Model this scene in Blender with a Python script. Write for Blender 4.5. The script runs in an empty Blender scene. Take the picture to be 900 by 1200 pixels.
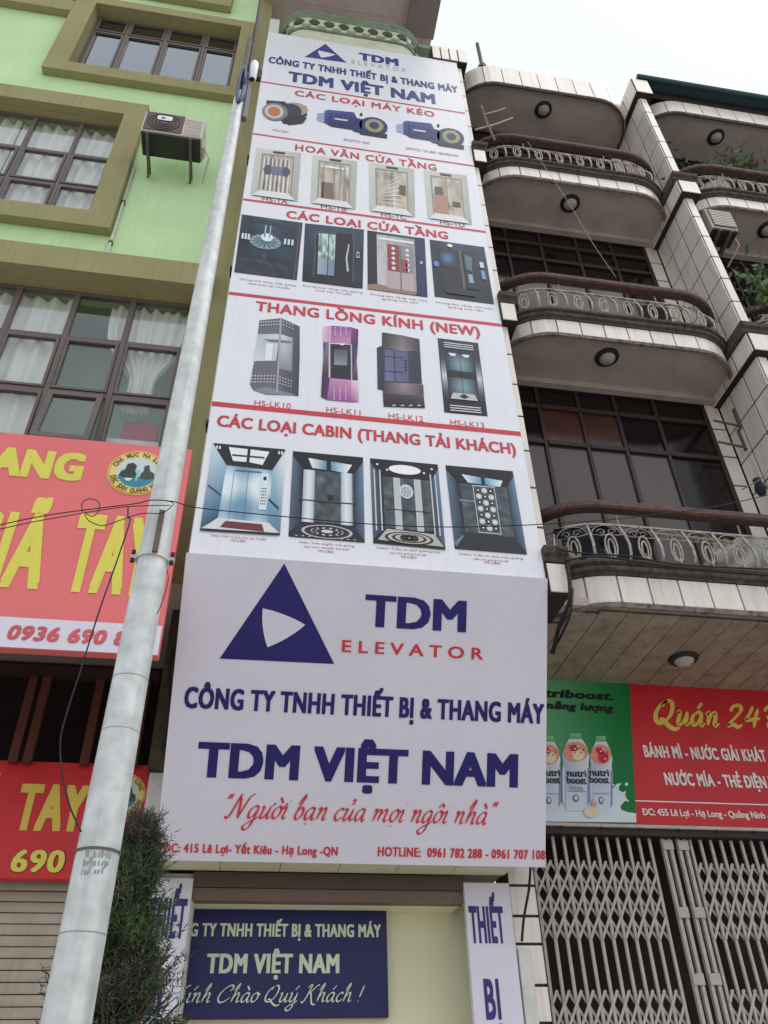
import bpy, bmesh, math, random
from mathutils import Vector, Matrix, noise as mnoise
random.seed(7)
S = bpy.context.scene
COL = S.collection

# ------------------------------------------------------------------ camera
RX = (0.9865572618401786, -0.161817277629296, -0.0228021440012273)     # camera right
DN = (0.08085942191002748, 0.6046361088447221, -0.792386856207431)     # camera down
FW = (0.1420088835206641, 0.779891238995902, 0.6095925953771514)       # camera forward
FPX = 937.91                                                            # focal length for a 900x1200 picture
CAM = Vector((0, 0, 1.6))
cam = bpy.data.objects.new('camera', bpy.data.cameras.new('camera'))
COL.objects.link(cam); S.camera = cam
cam.matrix_world = Matrix(((RX[0], -DN[0], -FW[0], CAM[0]), (RX[1], -DN[1], -FW[1], CAM[1]), (RX[2], -DN[2], -FW[2], CAM[2]), (0, 0, 0, 1)))
cam.data.sensor_fit = 'VERTICAL'; cam.data.sensor_height = 24; cam.data.sensor_width = 18
cam.data.lens = FPX / 1200 * 24
cam.data.clip_start = 0.05; cam.data.clip_end = 2000
S.render.resolution_x, S.render.resolution_y = 768, 1024

# ------------------------------------------------------------------ world, sun, exposure (bright overcast)
W = bpy.data.worlds.new('World'); S.world = W; W.use_nodes = True
wn, wl = W.node_tree.nodes, W.node_tree.links
bg = wn['Background']
sky = wn.new('ShaderNodeTexSky'); sky.sky_type = 'NISHITA'; sky.sun_disc = False
SUN_EL, SUN_AZ = math.radians(66), math.radians(115)
sky.sun_elevation = SUN_EL; sky.sun_rotation = SUN_AZ; sky.dust_density = 4.0; sky.air_density = 1.5
hsv = wn.new('ShaderNodeHueSaturation'); hsv.inputs['Saturation'].default_value = 0.22
mx = wn.new('ShaderNodeMix'); mx.data_type = 'RGBA'
mx.inputs[0].default_value = 0.8
mx.inputs[7].default_value = (9.0, 9.5, 10.0, 1)                       # even cloud deck
wl.new(sky.outputs[0], hsv.inputs['Color']); wl.new(hsv.outputs[0], mx.inputs[6])
wl.new(mx.outputs[2], bg.inputs[0]); bg.inputs[1].default_value = 0.1
sun = bpy.data.objects.new('sun', bpy.data.lights.new('sun', 'SUN'))
sun.data.energy = 0.95; sun.data.angle = math.radians(50); sun.data.color = (1, .97, .93)
COL.objects.link(sun)
sd = Vector((math.cos(SUN_EL) * math.sin(SUN_AZ), math.cos(SUN_EL) * math.cos(SUN_AZ), math.sin(SUN_EL)))
sun.rotation_euler = sd.to_track_quat('Z', 'Y').to_euler()
S.view_settings.view_transform = 'Standard'; S.view_settings.look = 'None'
S.view_settings.exposure = 0.2; S.view_settings.gamma = 1.0
S.render.engine = 'CYCLES'

# ------------------------------------------------------------------ helpers: points
def ray(x, y):
    a, b = x - 450, y - 600
    return Vector([RX[i] * a + DN[i] * b + FW[i] * FPX for i in range(3)])
def atY(x, y, Y): d = ray(x, y); return CAM + d * (Y / d.y)
def atX(x, y, X): d = ray(x, y); return CAM + d * (X / d.x)
def atZ(x, y, Z): d = ray(x, y); return CAM + d * ((Z - 1.6) / d.z)
class Plane:                                    # a real flat face in the street: origin, horizontal axis, up axis
    def __init__(s, o, u, v):
        s.o = Vector(o); s.u = Vector(u).normalized(); s.v = Vector(v).normalized(); s.n = s.u.cross(s.v)   # n faces the street
    def uv(s, x, y):
        d = ray(x, y); t = (s.o - CAM).dot(s.n) / d.dot(s.n); p = CAM + d * t - s.o
        return (p.dot(s.u), p.dot(s.v))
    def pt(s, a, off=0.0): return s.o + s.u * a[0] + s.v * a[1] + s.n * off
def VP(Y): return Plane((0, Y, 0), (1, 0, 0), (0, 0, 1))      # u = X, v = Z, n = -Y

# ------------------------------------------------------------------ helpers: materials
def lin(c): c /= 255; return c / 12.92 if c <= .04045 else ((c + .055) / 1.055) ** 2.4
def rgb(c, k=1.0): return (min(1, lin(c[0]) * k), min(1, lin(c[1]) * k), min(1, lin(c[2]) * k), 1)
MATS = {}
def mat(name, c, rough=.7, metal=0., var=.12, scale=3., bump=0., streak=0., dirt=None, dirt_amt=.5, piece=0., spec=.4, bscale=40., coat=0.):
    if name in MATS: return MATS[name]
    m = bpy.data.materials.new(name); m.use_nodes = True; MATS[name] = m
    n, l = m.node_tree.nodes, m.node_tree.links
    b = n['Principled BSDF']
    b.inputs['Roughness'].default_value = rough; b.inputs['Metallic'].default_value = metal
    b.inputs['Specular IOR Level'].default_value = spec; b.inputs['Coat Weight'].default_value = coat
    geo = n.new('ShaderNodeNewGeometry')
    base = rgb(c); out = None
    nz = n.new('ShaderNodeTexNoise'); nz.inputs['Scale'].default_value = scale; nz.inputs['Detail'].default_value = 6
    l.new(geo.outputs['Position'], nz.inputs['Vector'])
    mr = n.new('ShaderNodeMapRange'); mr.inputs[1].default_value = .3; mr.inputs[2].default_value = .7
    mr.inputs[3].default_value = 1 - var; mr.inputs[4].default_value = 1 + var * .6
    l.new(nz.outputs['Fac'], mr.inputs[0])
    mul = n.new('ShaderNodeVectorMath'); mul.operation = 'SCALE'; mul.inputs[0].default_value = base[:3]
    l.new(mr.outputs[0], mul.inputs['Scale']); out = mul.outputs[0]
    if piece:
        oi = n.new('ShaderNodeObjectInfo'); pr = n.new('ShaderNodeMapRange')
        pr.inputs[3].default_value = 1 - piece; pr.inputs[4].default_value = 1 + piece * .5
        l.new(oi.outputs['Random'], pr.inputs[0])
        m2 = n.new('ShaderNodeVectorMath'); m2.operation = 'SCALE'; l.new(out, m2.inputs[0]); l.new(pr.outputs[0], m2.inputs['Scale']); out = m2.outputs[0]
    if streak:
        mp = n.new('ShaderNodeMapping'); mp.inputs['Scale'].default_value = (14, 14, .7)
        l.new(geo.outputs['Position'], mp.inputs[0])
        n2 = n.new('ShaderNodeTexNoise'); n2.inputs['Scale'].default_value = 1.6; n2.inputs['Detail'].default_value = 5
        l.new(mp.outputs[0], n2.inputs['Vector'])
        r2 = n.new('ShaderNodeMapRange'); r2.inputs[1].default_value = .5; r2.inputs[2].default_value = .78; r2.inputs[4].default_value = streak
        l.new(n2.outputs['Fac'], r2.inputs[0])
        m3 = n.new('ShaderNodeMix'); m3.data_type = 'RGBA'; m3.inputs[7].default_value = rgb(dirt or (90, 78, 66))
        l.new(r2.outputs[0], m3.inputs[0]); l.new(out, m3.inputs[6]); out = m3.outputs[2]
    if dirt and not streak:
        n2 = n.new('ShaderNodeTexNoise'); n2.inputs['Scale'].default_value = scale * 2.3; n2.inputs['Detail'].default_value = 8; n2.inputs['Roughness'].default_value = .65
        l.new(geo.outputs['Position'], n2.inputs['Vector'])
        r2 = n.new('ShaderNodeMapRange'); r2.inputs[1].default_value = .45; r2.inputs[2].default_value = .68; r2.inputs[4].default_value = dirt_amt
        l.new(n2.outputs['Fac'], r2.inputs[0])
        m3 = n.new('ShaderNodeMix'); m3.data_type = 'RGBA'; m3.inputs[7].default_value = rgb(dirt)
        l.new(r2.outputs[0], m3.inputs[0]); l.new(out, m3.inputs[6]); out = m3.outputs[2]
    l.new(out, b.inputs['Base Color'])
    if bump:
        nb = n.new('ShaderNodeTexNoise'); nb.inputs['Scale'].default_value = bscale; nb.inputs['Detail'].default_value = 5
        l.new(geo.outputs['Position'], nb.inputs['Vector'])
        bp = n.new('ShaderNodeBump'); bp.inputs['Strength'].default_value = bump; bp.inputs['Distance'].default_value = .01
        l.new(nb.outputs['Fac'], bp.inputs['Height']); l.new(bp.outputs[0], b.inputs['Normal'])
    return m
def glass_mat(name, tint, refl=.35, rough=.03):
    m = bpy.data.materials.new(name); m.use_nodes = True; n, l = m.node_tree.nodes, m.node_tree.links
    n.remove(n['Principled BSDF'])
    tr = n.new('ShaderNodeBsdfTransparent'); tr.inputs[0].default_value = rgb(tint)
    gl = n.new('ShaderNodeBsdfGlossy'); gl.inputs['Roughness'].default_value = rough; gl.inputs[0].default_value = (.85, .9, .95, 1)
    lw = n.new('ShaderNodeLayerWeight'); lw.inputs[0].default_value = .5
    fr = n.new('ShaderNodeMath'); fr.operation = 'POWER'; fr.inputs[1].default_value = 4.; l.new(lw.outputs['Facing'], fr.inputs[0])
    ad = n.new('ShaderNodeMath'); ad.operation = 'MULTIPLY_ADD'; ad.inputs[1].default_value = .75; ad.inputs[2].default_value = refl; ad.use_clamp = True
    geo = n.new('ShaderNodeNewGeometry'); nb = n.new('ShaderNodeTexNoise'); nb.inputs['Scale'].default_value = 1.2
    l.new(geo.outputs['Position'], nb.inputs['Vector'])
    bp = n.new('ShaderNodeBump'); bp.inputs['Strength'].default_value = .25; bp.inputs['Distance'].default_value = .02
    l.new(nb.outputs['Fac'], bp.inputs['Height']); l.new(bp.outputs[0], gl.inputs['Normal'])
    mixs = n.new('ShaderNodeMixShader')
    l.new(fr.outputs[0], ad.inputs[0]); l.new(ad.outputs[0], mixs.inputs[0]); l.new(tr.outputs[0], mixs.inputs[1]); l.new(gl.outputs[0], mixs.inputs[2])
    l.new(mixs.outputs[0], n['Material Output'].inputs[0]); return m
def print_mat():
    m = bpy.data.materials.new('printed_vinyl'); m.use_nodes = True; n, l = m.node_tree.nodes, m.node_tree.links
    b = n['Principled BSDF']; b.inputs['Roughness'].default_value = .45; b.inputs['Specular IOR Level'].default_value = .3
    a = n.new('ShaderNodeVertexColor'); a.layer_name = 'Col'; l.new(a.outputs[0], b.inputs['Base Color']); return m

M = dict(
 vinyl=mat('white_vinyl', (236, 237, 246), .38, var=.03, scale=1.2, bump=.5, bscale=1.6, streak=.16, dirt=(196, 196, 200)),
 vinyl2=mat('greyed_white_vinyl', (223, 219, 234), .42, var=.04, scale=1.0, bump=.35, bscale=1.8, streak=.1, dirt=(190, 187, 192)),  # greyer base paints in the dimmer light on the down-tilted box; streaks are dirt
 navy2=mat('faded_navy_print', (58, 72, 136), .45, var=.06), faint=mat('faint_red_print', (206, 176, 186), .5), navy=mat('navy_vinyl', (36, 28, 108), .4, var=.08), purple=mat('purple_lettering', (58, 46, 122), .5, var=.1),
 red=mat('red_vinyl', (206, 38, 46), .4, var=.1), redpale=mat('sky_paled_red_vinyl', (232, 116, 118), .45, var=.05, scale=1.5),  # upper sign's paler red: sky light catching it is put into the colour
 red_print=mat('red_print', (206, 58, 72), .45, var=.08), redtxt=mat('red_lettering', (214, 52, 66), .45, var=.06),
 redboard=mat('red_board', (196, 34, 44), .45, var=.08, scale=1.5),
 yellow=mat('yellow_lettering', (228, 218, 92), .5, var=.05), yellow2=mat('gold_lettering', (222, 196, 84), .5, var=.06),
 cream_txt=mat('cream_lettering', (222, 230, 205), .5, var=.05), white_txt=mat('white_lettering', (232, 226, 222), .5, var=.05),
 black=mat('black_lettering', (22, 26, 24), .5, var=.05),
 green=mat('green_render', (198, 230, 177), .85, var=.07, scale=1.3, bump=.25, bscale=60, streak=.2, dirt=(160, 182, 136)),
 olive=mat('olive_render', (156, 150, 108), .85, var=.08, scale=2, bump=.25, bscale=60, streak=.4, dirt=(118, 112, 78)),
 frame=mat('brown_window_frame', (104, 92, 90), .45, var=.08), darkroom=mat('dark_room', (52, 54, 50), .9),
 room_green=mat('green_room_wall', (158, 164, 156), .9), curtain=mat('white_curtain', (240, 240, 232), .9, var=.05),
 glass=None,
 tile=mat('cream_tile', (234, 226, 218), .32, var=.05, scale=5, streak=.32, dirt=(150, 132, 112), piece=.07, spec=.5, bump=.04, bscale=30),
 grout=mat('dark_grout', (56, 47, 43), .9), moulding=mat('stained_moulding', (92, 80, 76), .85, var=.25, scale=7, dirt=(48, 38, 36), dirt_amt=.9, bump=.6, bscale=30),
 slab=mat('grey_plaster_soffit', (190, 176, 170), .9, var=.1, scale=1.5, dirt=(150, 136, 130), dirt_amt=.4, bump=.2),
 plank=mat('grey_soffit_plank', (158, 144, 128), .75, var=.12, scale=3, piece=.1, dirt=(104, 90, 78), dirt_amt=.6),
 handrail=mat('brown_handrail', (98, 74, 70), .7, var=.25, scale=9, dirt=(46, 38, 37), dirt_amt=.8, bump=.3),
 iron=mat('cream_painted_iron', (186, 176, 166), .6, var=.25, scale=14, dirt=(100, 84, 74), dirt_amt=.75),
 brownframe=mat('dark_brown_frame', (54, 42, 40), .4, var=.1), brownglass=mat('brown_tinted_glass', (28, 21, 21), .12, var=.1, spec=.3),
 mauveglass=mat('grey_reflection_glass', (76, 62, 62), .2, var=.12, scale=2, streak=.3, dirt=(70, 62, 62), spec=.6),  # grey of the sky reflection painted into the base colour of these panes
 warmglass=mat('glass_with_orange_curtain', (72, 42, 34), .2, var=.3, scale=5, spec=.6),
 lamp=mat('frosted_lamp_cover', (176, 172, 168), .4, var=.1), dark=mat('dark_trim', (40, 34, 33), .6),
 zinc=mat('galvanised_steel', (212, 216, 216), .5, metal=.15, var=.2, scale=14, streak=.6, dirt=(150, 155, 156), bump=.15, spec=.5),
 rust=mat('rusty_steel', (112, 98, 88), .7, var=.3, scale=12), gate=mat('grey_painted_gate_steel', (188, 180, 175), .5, var=.12, scale=10, dirt=(150, 138, 130), dirt_amt=.4),
 cable=mat('black_cable', (30, 30, 34), .6), bluecable=mat('blue_grey_cable', (74, 80, 118), .5, var=.1),
 cream=mat('cream_wall_paint', (244, 242, 208), .8, var=.05, scale=1.5), soffit2=mat('cream_soffit_panel', (214, 214, 190), .6, var=.06, piece=.05),
 beam=mat('brown_shutter_box', (96, 78, 70), .6, var=.1), white=mat('white_wall_paint', (220, 220, 216), .8, var=.06, dirt=(170, 164, 150), dirt_amt=.3),
 acwhite=mat('aged_white_casing', (206, 200, 190), .5, var=.08), acgrille=mat('brown_grille', (96, 80, 74), .6), acdark=mat('dark_unit_base', (48, 56, 50), .7),
 parapet=mat('green_parapet', (136, 156, 134), .7, var=.15, scale=6, dirt=(92, 108, 88), dirt_amt=.5), parapet_w=mat('pale_parapet', (216, 218, 200), .8, dirt=(170, 166, 140), dirt_amt=.4, scale=4),
 shutter=mat('grey_shutter_slat', (182, 172, 156), .6, var=.12, scale=9, streak=.3, dirt=(130, 120, 104), piece=.05), woodpost=mat('dark_red_brown_post', (92, 50, 40), .8, var=.2),
 teal=mat('dark_teal_sheet', (44, 72, 80), .5, var=.15), bark=mat('grey_brown_bark', (92, 78, 66), .9, var=.3, scale=20),
 leafdark=mat('dark_conifer_needles', (70, 75, 65), .8, var=.35, scale=9), leafgreen=mat('green_conifer_needles', (72, 94, 56), .8, var=.35, scale=9),
 leafbrown=mat('brownish_conifer_needles', (98, 84, 76), .8, var=.3, scale=9),
 leaf=mat('broad_green_leaf', (84, 128, 62), .6, var=.35, scale=14), leafbright=mat('fresh_green_leaf', (110, 156, 76), .6, var=.3, scale=14), leafpale=mat('grey_green_leaf', (112, 132, 104), .6, var=.2, scale=14),
 cloth=mat('dark_navy_cloth', (34, 34, 48), .9), bamboo=mat('bamboo_pole', (176, 160, 126), .6), tarp=mat('silver_tarp', (206, 208, 206), .35, var=.2, scale=20, bump=.5, bscale=15),
 pot=mat('pale_plastic_pot', (196, 194, 190), .5), clay=mat('clay_pot', (150, 110, 84), .8),
 asphalt=mat('pale_bounce_concrete', (146, 144, 140), .9, var=.15, scale=20, bump=.4), paving=mat('pale_paving', (188, 182, 172), .85, var=.12, scale=6), kerb=mat('kerb_stone', (150, 148, 144), .8), line=mat('road_marking', (220, 220, 214), .7),  # road and paving, out of view, made pale to bounce light up to soffits
)
M['edge'] = mat('stained_soffit_edge', (142, 128, 122), .9, var=.2, scale=6, dirt=(58, 46, 42), dirt_amt=.9)
M['scr'] = mat('scratched_zinc', (150, 152, 152), .6)
M['glass'] = glass_mat('window_glass', (246, 247, 247), .07)
M['skyglass'] = glass_mat('sky_reflecting_glass', (120, 132, 150), .27)
M['print'] = print_mat()

# ------------------------------------------------------------------ helpers: objects
def thing(name, loc, label, cat, group=None):
    o = bpy.data.objects.new(name, None); o.empty_display_size = .1; COL.objects.link(o)
    o.location = loc; o['label'] = label; o['category'] = cat
    if group: o['group'] = group
    o['wl'] = list(loc); return o
def wloc(o): return Vector(o['wl']) if o is not None else Vector((0, 0, 0))
class MB:
    def __init__(s): s.v = []; s.f = []; s.c = None
    def add(s, vs, fs):
        k = len(s.v); s.v += [Vector(p) for p in vs]; s.f += [tuple(i + k for i in f) for f in fs]; return s
    def box(s, x0, x1, y0, y1, z0, z1):
        return s.add([(x0, y0, z0), (x1, y0, z0), (x1, y1, z0), (x0, y1, z0), (x0, y0, z1), (x1, y0, z1), (x1, y1, z1), (x0, y1, z1)],
                     [(0, 3, 2, 1), (4, 5, 6, 7), (0, 1, 5, 4), (1, 2, 6, 5), (2, 3, 7, 6), (3, 0, 4, 7)])
    def bbox(s, x0, x1, y0, y1, z0, z1, b=.006):                # box with chamfered front (-Y) edges
        vs = [(x0, y1, z0), (x1, y1, z0), (x1, y1, z1), (x0, y1, z1), (x0, y0 + b, z0), (x1, y0 + b, z0), (x1, y0 + b, z1), (x0, y0 + b, z1),
              (x0 + b, y0, z0 + b), (x1 - b, y0, z0 + b), (x1 - b, y0, z1 - b), (x0 + b, y0, z1 - b)]
        fs = [(0, 3, 2, 1)[::-1], (0, 1, 5, 4), (1, 2, 6, 5), (2, 3, 7, 6), (3, 0, 4, 7), (4, 5, 9, 8), (5, 6, 10, 9), (6, 7, 11, 10), (7, 4, 8, 11), (8, 9, 10, 11)]
        return s.add(vs, fs)
    def tube(s, pts, r, n=6, caps=True, r2=None):
        pts = [Vector(p) for p in pts]; k0 = len(s.v); N = len(pts); prev = None
        for i, p in enumerate(pts):
            t = (pts[min(i + 1, N - 1)] - pts[max(i - 1, 0)]).normalized()
            a = Vector((0, 0, 1)) if abs(t.z) < .95 else Vector((1, 0, 0))
            if prev is not None: a = prev
            u = (a - t * a.dot(t)).normalized(); prev = u; w = t.cross(u)
            rr = r if r2 is None else r + (r2 - r) * i / (N - 1)
            for j in range(n):
                th = 2 * math.pi * j / n; s.v.append(p + (u * math.cos(th) + w * math.sin(th)) * rr)
        for i in range(N - 1):
            for j in range(n):
                a = k0 + i * n + j; b = k0 + i * n + (j + 1) % n; s.f.append((a, b, b + n, a + n))
        if caps: s.f.append(tuple(k0 + j for j in range(n))[::-1]); s.f.append(tuple(k0 + (N - 1) * n + j for j in range(n)))
        return s
    def lathe(s, prof, c, n=20, axis='z'):
        k0 = len(s.v); c = Vector(c)
        for r, h in prof:
            for j in range(n):
                th = 2 * math.pi * j / n
                d = Vector((r * math.cos(th), r * math.sin(th), h)) if axis == 'z' else Vector((r * math.cos(th), h, r * math.sin(th)))
                s.v.append(c + d)
        for i in range(len(prof) - 1):
            for j in range(n):
                a = k0 + i * n + j; b = k0 + i * n + (j + 1) % n; s.f.append((a, b, b + n, a + n))
        return s
    def prism(s, poly, x0, x1):                                   # poly in (y, z), extruded along x
        n = len(poly); vs = [(x0, y, z) for y, z in poly] + [(x1, y, z) for y, z in poly]
        return s.add(vs, [tuple(range(n))[::-1], tuple(range(n, 2 * n))] + [(i, (i + 1) % n, (i + 1) % n + n, i + n) for i in range(n)])
    def mesh(s, name, m, off=(0, 0, 0), smooth=False, fix=True):
        off = Vector(off); me = bpy.data.meshes.new(name); me.from_pydata([v - off for v in s.v], [], s.f); me.materials.append(m)
        if fix:
            b = bmesh.new(); b.from_mesh(me); bmesh.ops.recalc_face_normals(b, faces=b.faces); b.to_mesh(me); b.free()
        if smooth: me.polygons.foreach_set('use_smooth', [True] * len(me.polygons))
        return me
    def build(s, name, m, parent=None, loc=None, smooth=False, label=None, kind=None, fix=True):
        pw = wloc(parent); loc = Vector(loc) if loc is not None else (pw if parent is not None else Vector((0, 0, 0)))
        me = s.mesh(name, m, loc, smooth, fix); o = bpy.data.objects.new(name, me); COL.objects.link(o)
        if parent is not None: o.parent = parent
        o.location = loc - pw; o['wl'] = list(loc)
        if label: o['label'] = label
        if kind: o['kind'] = kind
        return o
def inst(name, me, parent, loc, rz=0, rx=0, kind=None):
    o = bpy.data.objects.new(name, me); COL.objects.link(o); o.parent = parent
    o.location = Vector(loc) - wloc(parent); o.rotation_euler = (rx, 0, rz); o['wl'] = list(loc)
    return o
def tag(o, label, cat, group=None):
    o['label'] = label; o['category'] = cat
    if group: o['group'] = group
    return o
def structure(o): o['kind'] = 'structure'; return o
def holes_wall(x0, x1, z0, z1, y, t, holes):
    xs = sorted({x0, x1, *[h[0] for h in holes], *[h[1] for h in holes]}); zs = sorted({z0, z1, *[h[2] for h in holes], *[h[3] for h in holes]})
    xs = [x for x in xs if x0 <= x <= x1]; zs = [z for z in zs if z0 <= z <= z1]; b = MB()
    for i in range(len(xs) - 1):
        for j in range(len(zs) - 1):
            cx, cz = (xs[i] + xs[i + 1]) / 2, (zs[j] + zs[j + 1]) / 2
            if any(h[0] < cx < h[1] and h[2] < cz < h[3] for h in holes): continue
            b.box(xs[i], xs[i + 1], y, y + t, zs[j], zs[j + 1])
    return b

# ------------------------------------------------------------------ helpers: lettering and print
TC = {}
COMP = {'Ị': ('I', ['dot']), 'Ư': ('U', ['horn']), 'ư': ('u', ['horn']), 'Ớ': ('O', ['horn', 'acute']), 'ợ': ('o', ['horn', 'dot']), 'Ử': ('U', ['horn', 'hook']), 'Đ': ('D', ['bar']),
        'Ế': ('Ê', ['acute']), 'Ệ': ('Ê', ['dot']), 'Ầ': ('Â', ['grave']), 'Ồ': ('Ô', ['grave']), 'Ả': ('A', ['hook']), 'Ẻ': ('E', ['hook']), 'Ạ': ('A', ['dot'])}
def raw_text(s, bold, shear, space):
    c = bpy.data.curves.new('t', 'FONT'); c.body = s; c.size = 1; c.offset = bold; c.shear = shear; c.space_character = space
    c.resolution_u = 3; c.fill_mode = 'FRONT'
    o = bpy.data.objects.new('t', c); COL.objects.link(o)
    dg = bpy.context.evaluated_depsgraph_get(); me = o.evaluated_get(dg).to_mesh()
    vs = [(v.co.x, v.co.y) for v in me.vertices]; fs = [tuple(p.vertices) for p in me.polygons]
    o.evaluated_get(dg).to_mesh_clear(); bpy.data.objects.remove(o); bpy.data.curves.remove(c); return vs, fs
def text_geo(s, bold=0., shear=0., space=1.):
    key = (s, bold, shear, space)
    if key in TC: return TC[key]
    base = ''.join(COMP.get(c, (c,))[0] for c in s)
    vs, fs = raw_text(base, bold, shear, space)
    def poly(p): k = len(vs); vs.extend(p); fs.append(tuple(range(k, k + len(p))))
    for i, ch in enumerate(s):                      # letters with marks the built-in face lacks: the plain letter, its marks drawn as strokes
        if ch not in COMP: continue
        x1_ = max(v[0] for v in raw_text(base[:i + 1], bold, shear, space)[0]); one = raw_text(base[i], bold, shear, 1.)[0]
        w = max(v[0] for v in one) - min(v[0] for v in one); T = max(v[1] for v in one); x0_ = x1_ - w; cx = x1_ - w / 2; st = .085
        B_ = T if base[i] not in 'ÊÂÔêâô' else T - .2
        for m in COMP[ch][1]:
            stack = base[i] in 'ÊÂÔêâô'; mx_, my_ = (cx + .14, T - .06) if stack else (cx, T + .05)
            if m == 'dot': poly([(cx + .065 * math.cos(a * math.pi / 5), -.17 + .065 * math.sin(a * math.pi / 5)) for a in range(10)])
            elif m == 'acute': poly([(mx_ - .03, my_), (mx_ + .04, my_), (mx_ + .14, my_ + .15), (mx_ + .03, my_ + .15)])
            elif m == 'grave': (lambda q: poly(q))([(mx_ + .03, my_), (mx_ - .04, my_), (mx_ - .14, my_ + .15), (mx_ - .03, my_ + .15)] if not stack else [(cx - .1, my_), (cx - .17, my_), (cx - .27, my_ + .15), (cx - .16, my_ + .15)])
            elif m == 'hook': poly([(mx_ - .03, my_ - .01), (mx_ + .03, my_ - .01), (mx_ + .03, my_ + .04), (mx_ + .09, my_ + .08), (mx_ + .09, my_ + .14), (mx_ + .03, my_ + .18), (mx_ - .06, my_ + .18), (mx_ - .06, my_ + .13), (mx_ + .02, my_ + .13), (mx_ + .03, my_ + .1), (mx_ - .03, my_ + .06)])
            elif m == 'horn': poly([(x1_ - .09, B_ - .1), (x1_ - .01, B_ - .13), (x1_ + .07, B_ - .06), (x1_ + .1, B_ + .06), (x1_ + .02, B_ + .06), (x1_ - .0, B_ - .02), (x1_ - .05, B_ - .04)])
            elif m == 'bar': poly([(x0_ - .07, T * .46), (x0_ + .2, T * .46), (x0_ + .2, T * .57), (x0_ - .07, T * .57)])
    x0 = min(v[0] for v in vs); x1 = max(v[0] for v in vs); k = 1 / CAPH
    r = ([((x - x0) / (x1 - x0), (y + bold) * k) for x, y in vs], fs); TC[key] = r; return r
def comp_index(n, fs):                              # which loose piece of the lettering each vertex belongs to
    par = list(range(n))
    def find(i):
        while par[i] != i: par[i] = par[par[i]]; i = par[i]
        return i
    for f in fs:
        for k in f[1:]: par[find(k)] = find(f[0])
    return [find(i) for i in range(n)]
LAYER = .0016
CAPH = 1.
CAPH = max(y for x, y in text_geo('H')[0])
TC.clear()
def letter(parent, pl, s, p0, p1, cap, m, bold=.03, shear=0., space=1., off=.004, name='lettering', label=None, slim=1.):
    a = pl.uv(*p0); b = pl.uv(*p1); t = pl.uv(p0[0], p0[1] - cap); h = t[1] - a[1]
    # cap is measured straight up the picture: keep the height along the face's own up axis
    if space == 1. and bold >= .05: space = 1.1
    vs, fs = text_geo(s, 0., shear, space)
    w = b[0] - a[0]; vm = (a[1] + b[1]) / 2
    bx = min(bold * 1.25 * h, .085 * w / len(s)) * slim; by = bold * .5 * h                         # heavier weight: overlaid copies, each a hair in front of the last
    cop = [(0, 0)] if bold < .012 else ([(-1, -1), (1, -1), (-1, 1), (1, 1), (0, -1), (0, 1)] if bold < .045 else [(-1, -1), (1, -1), (-1, 1), (1, 1), (-.33, -1), (.33, -1), (-.33, 1), (.33, 1)])
    w -= 2 * bx
    if cap < 9.5:
        mb = MB()
        cid = comp_index(len(vs), fs); ks = {c: k for k, c in enumerate(sorted(set(cid)))}
        for ci, (dx, dy) in enumerate(cop): mb.add([pl.pt((a[0] + bx + x * w + dx * bx, vm + by + y * (h - 2 * by) + dy * by), off + ci * .0003 + ks[cid[i]] % 4 * .00007) for i, (x, y) in enumerate(vs)], fs)
        return mb.build(name, m, parent, fix=False, label=label)
    # large cut letters: one object each (pieces whose widths overlap are one letter)
    cid = comp_index(len(vs), fs); ks = {c: k for k, c in enumerate(sorted(set(cid)))}; comp = {}
    for f in fs: comp.setdefault(cid[f[0]], []).append(f)
    iv = sorted((min(vs[i][0] for f in c for i in f), max(vs[i][0] for f in c for i in f), c) for c in comp.values())
    groups = []
    for lo, hi, c in iv:
        if groups and (min(hi, groups[-1][1]) - lo) > .35 * min(hi - lo, groups[-1][1] - groups[-1][0]): groups[-1] = (groups[-1][0], max(hi, groups[-1][1]), groups[-1][2] + c)
        else: groups.append((lo, hi, c))
    for lo, hi, c in groups:
        mb = MB(); ids = sorted({i for f in c for i in f}); mp = {i: k for k, i in enumerate(ids)}
        for ci, (dx, dy) in enumerate(cop): mb.add([pl.pt((a[0] + bx + vs[i][0] * w + dx * bx, vm + by + vs[i][1] * (h - 2 * by) + dy * by), off + ci * .0003 + ks[cid[i]] % 4 * .00007) for i in ids], [tuple(mp[i] for i in f) for f in c])
        mb.build('letter', m, parent, fix=False)
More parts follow.
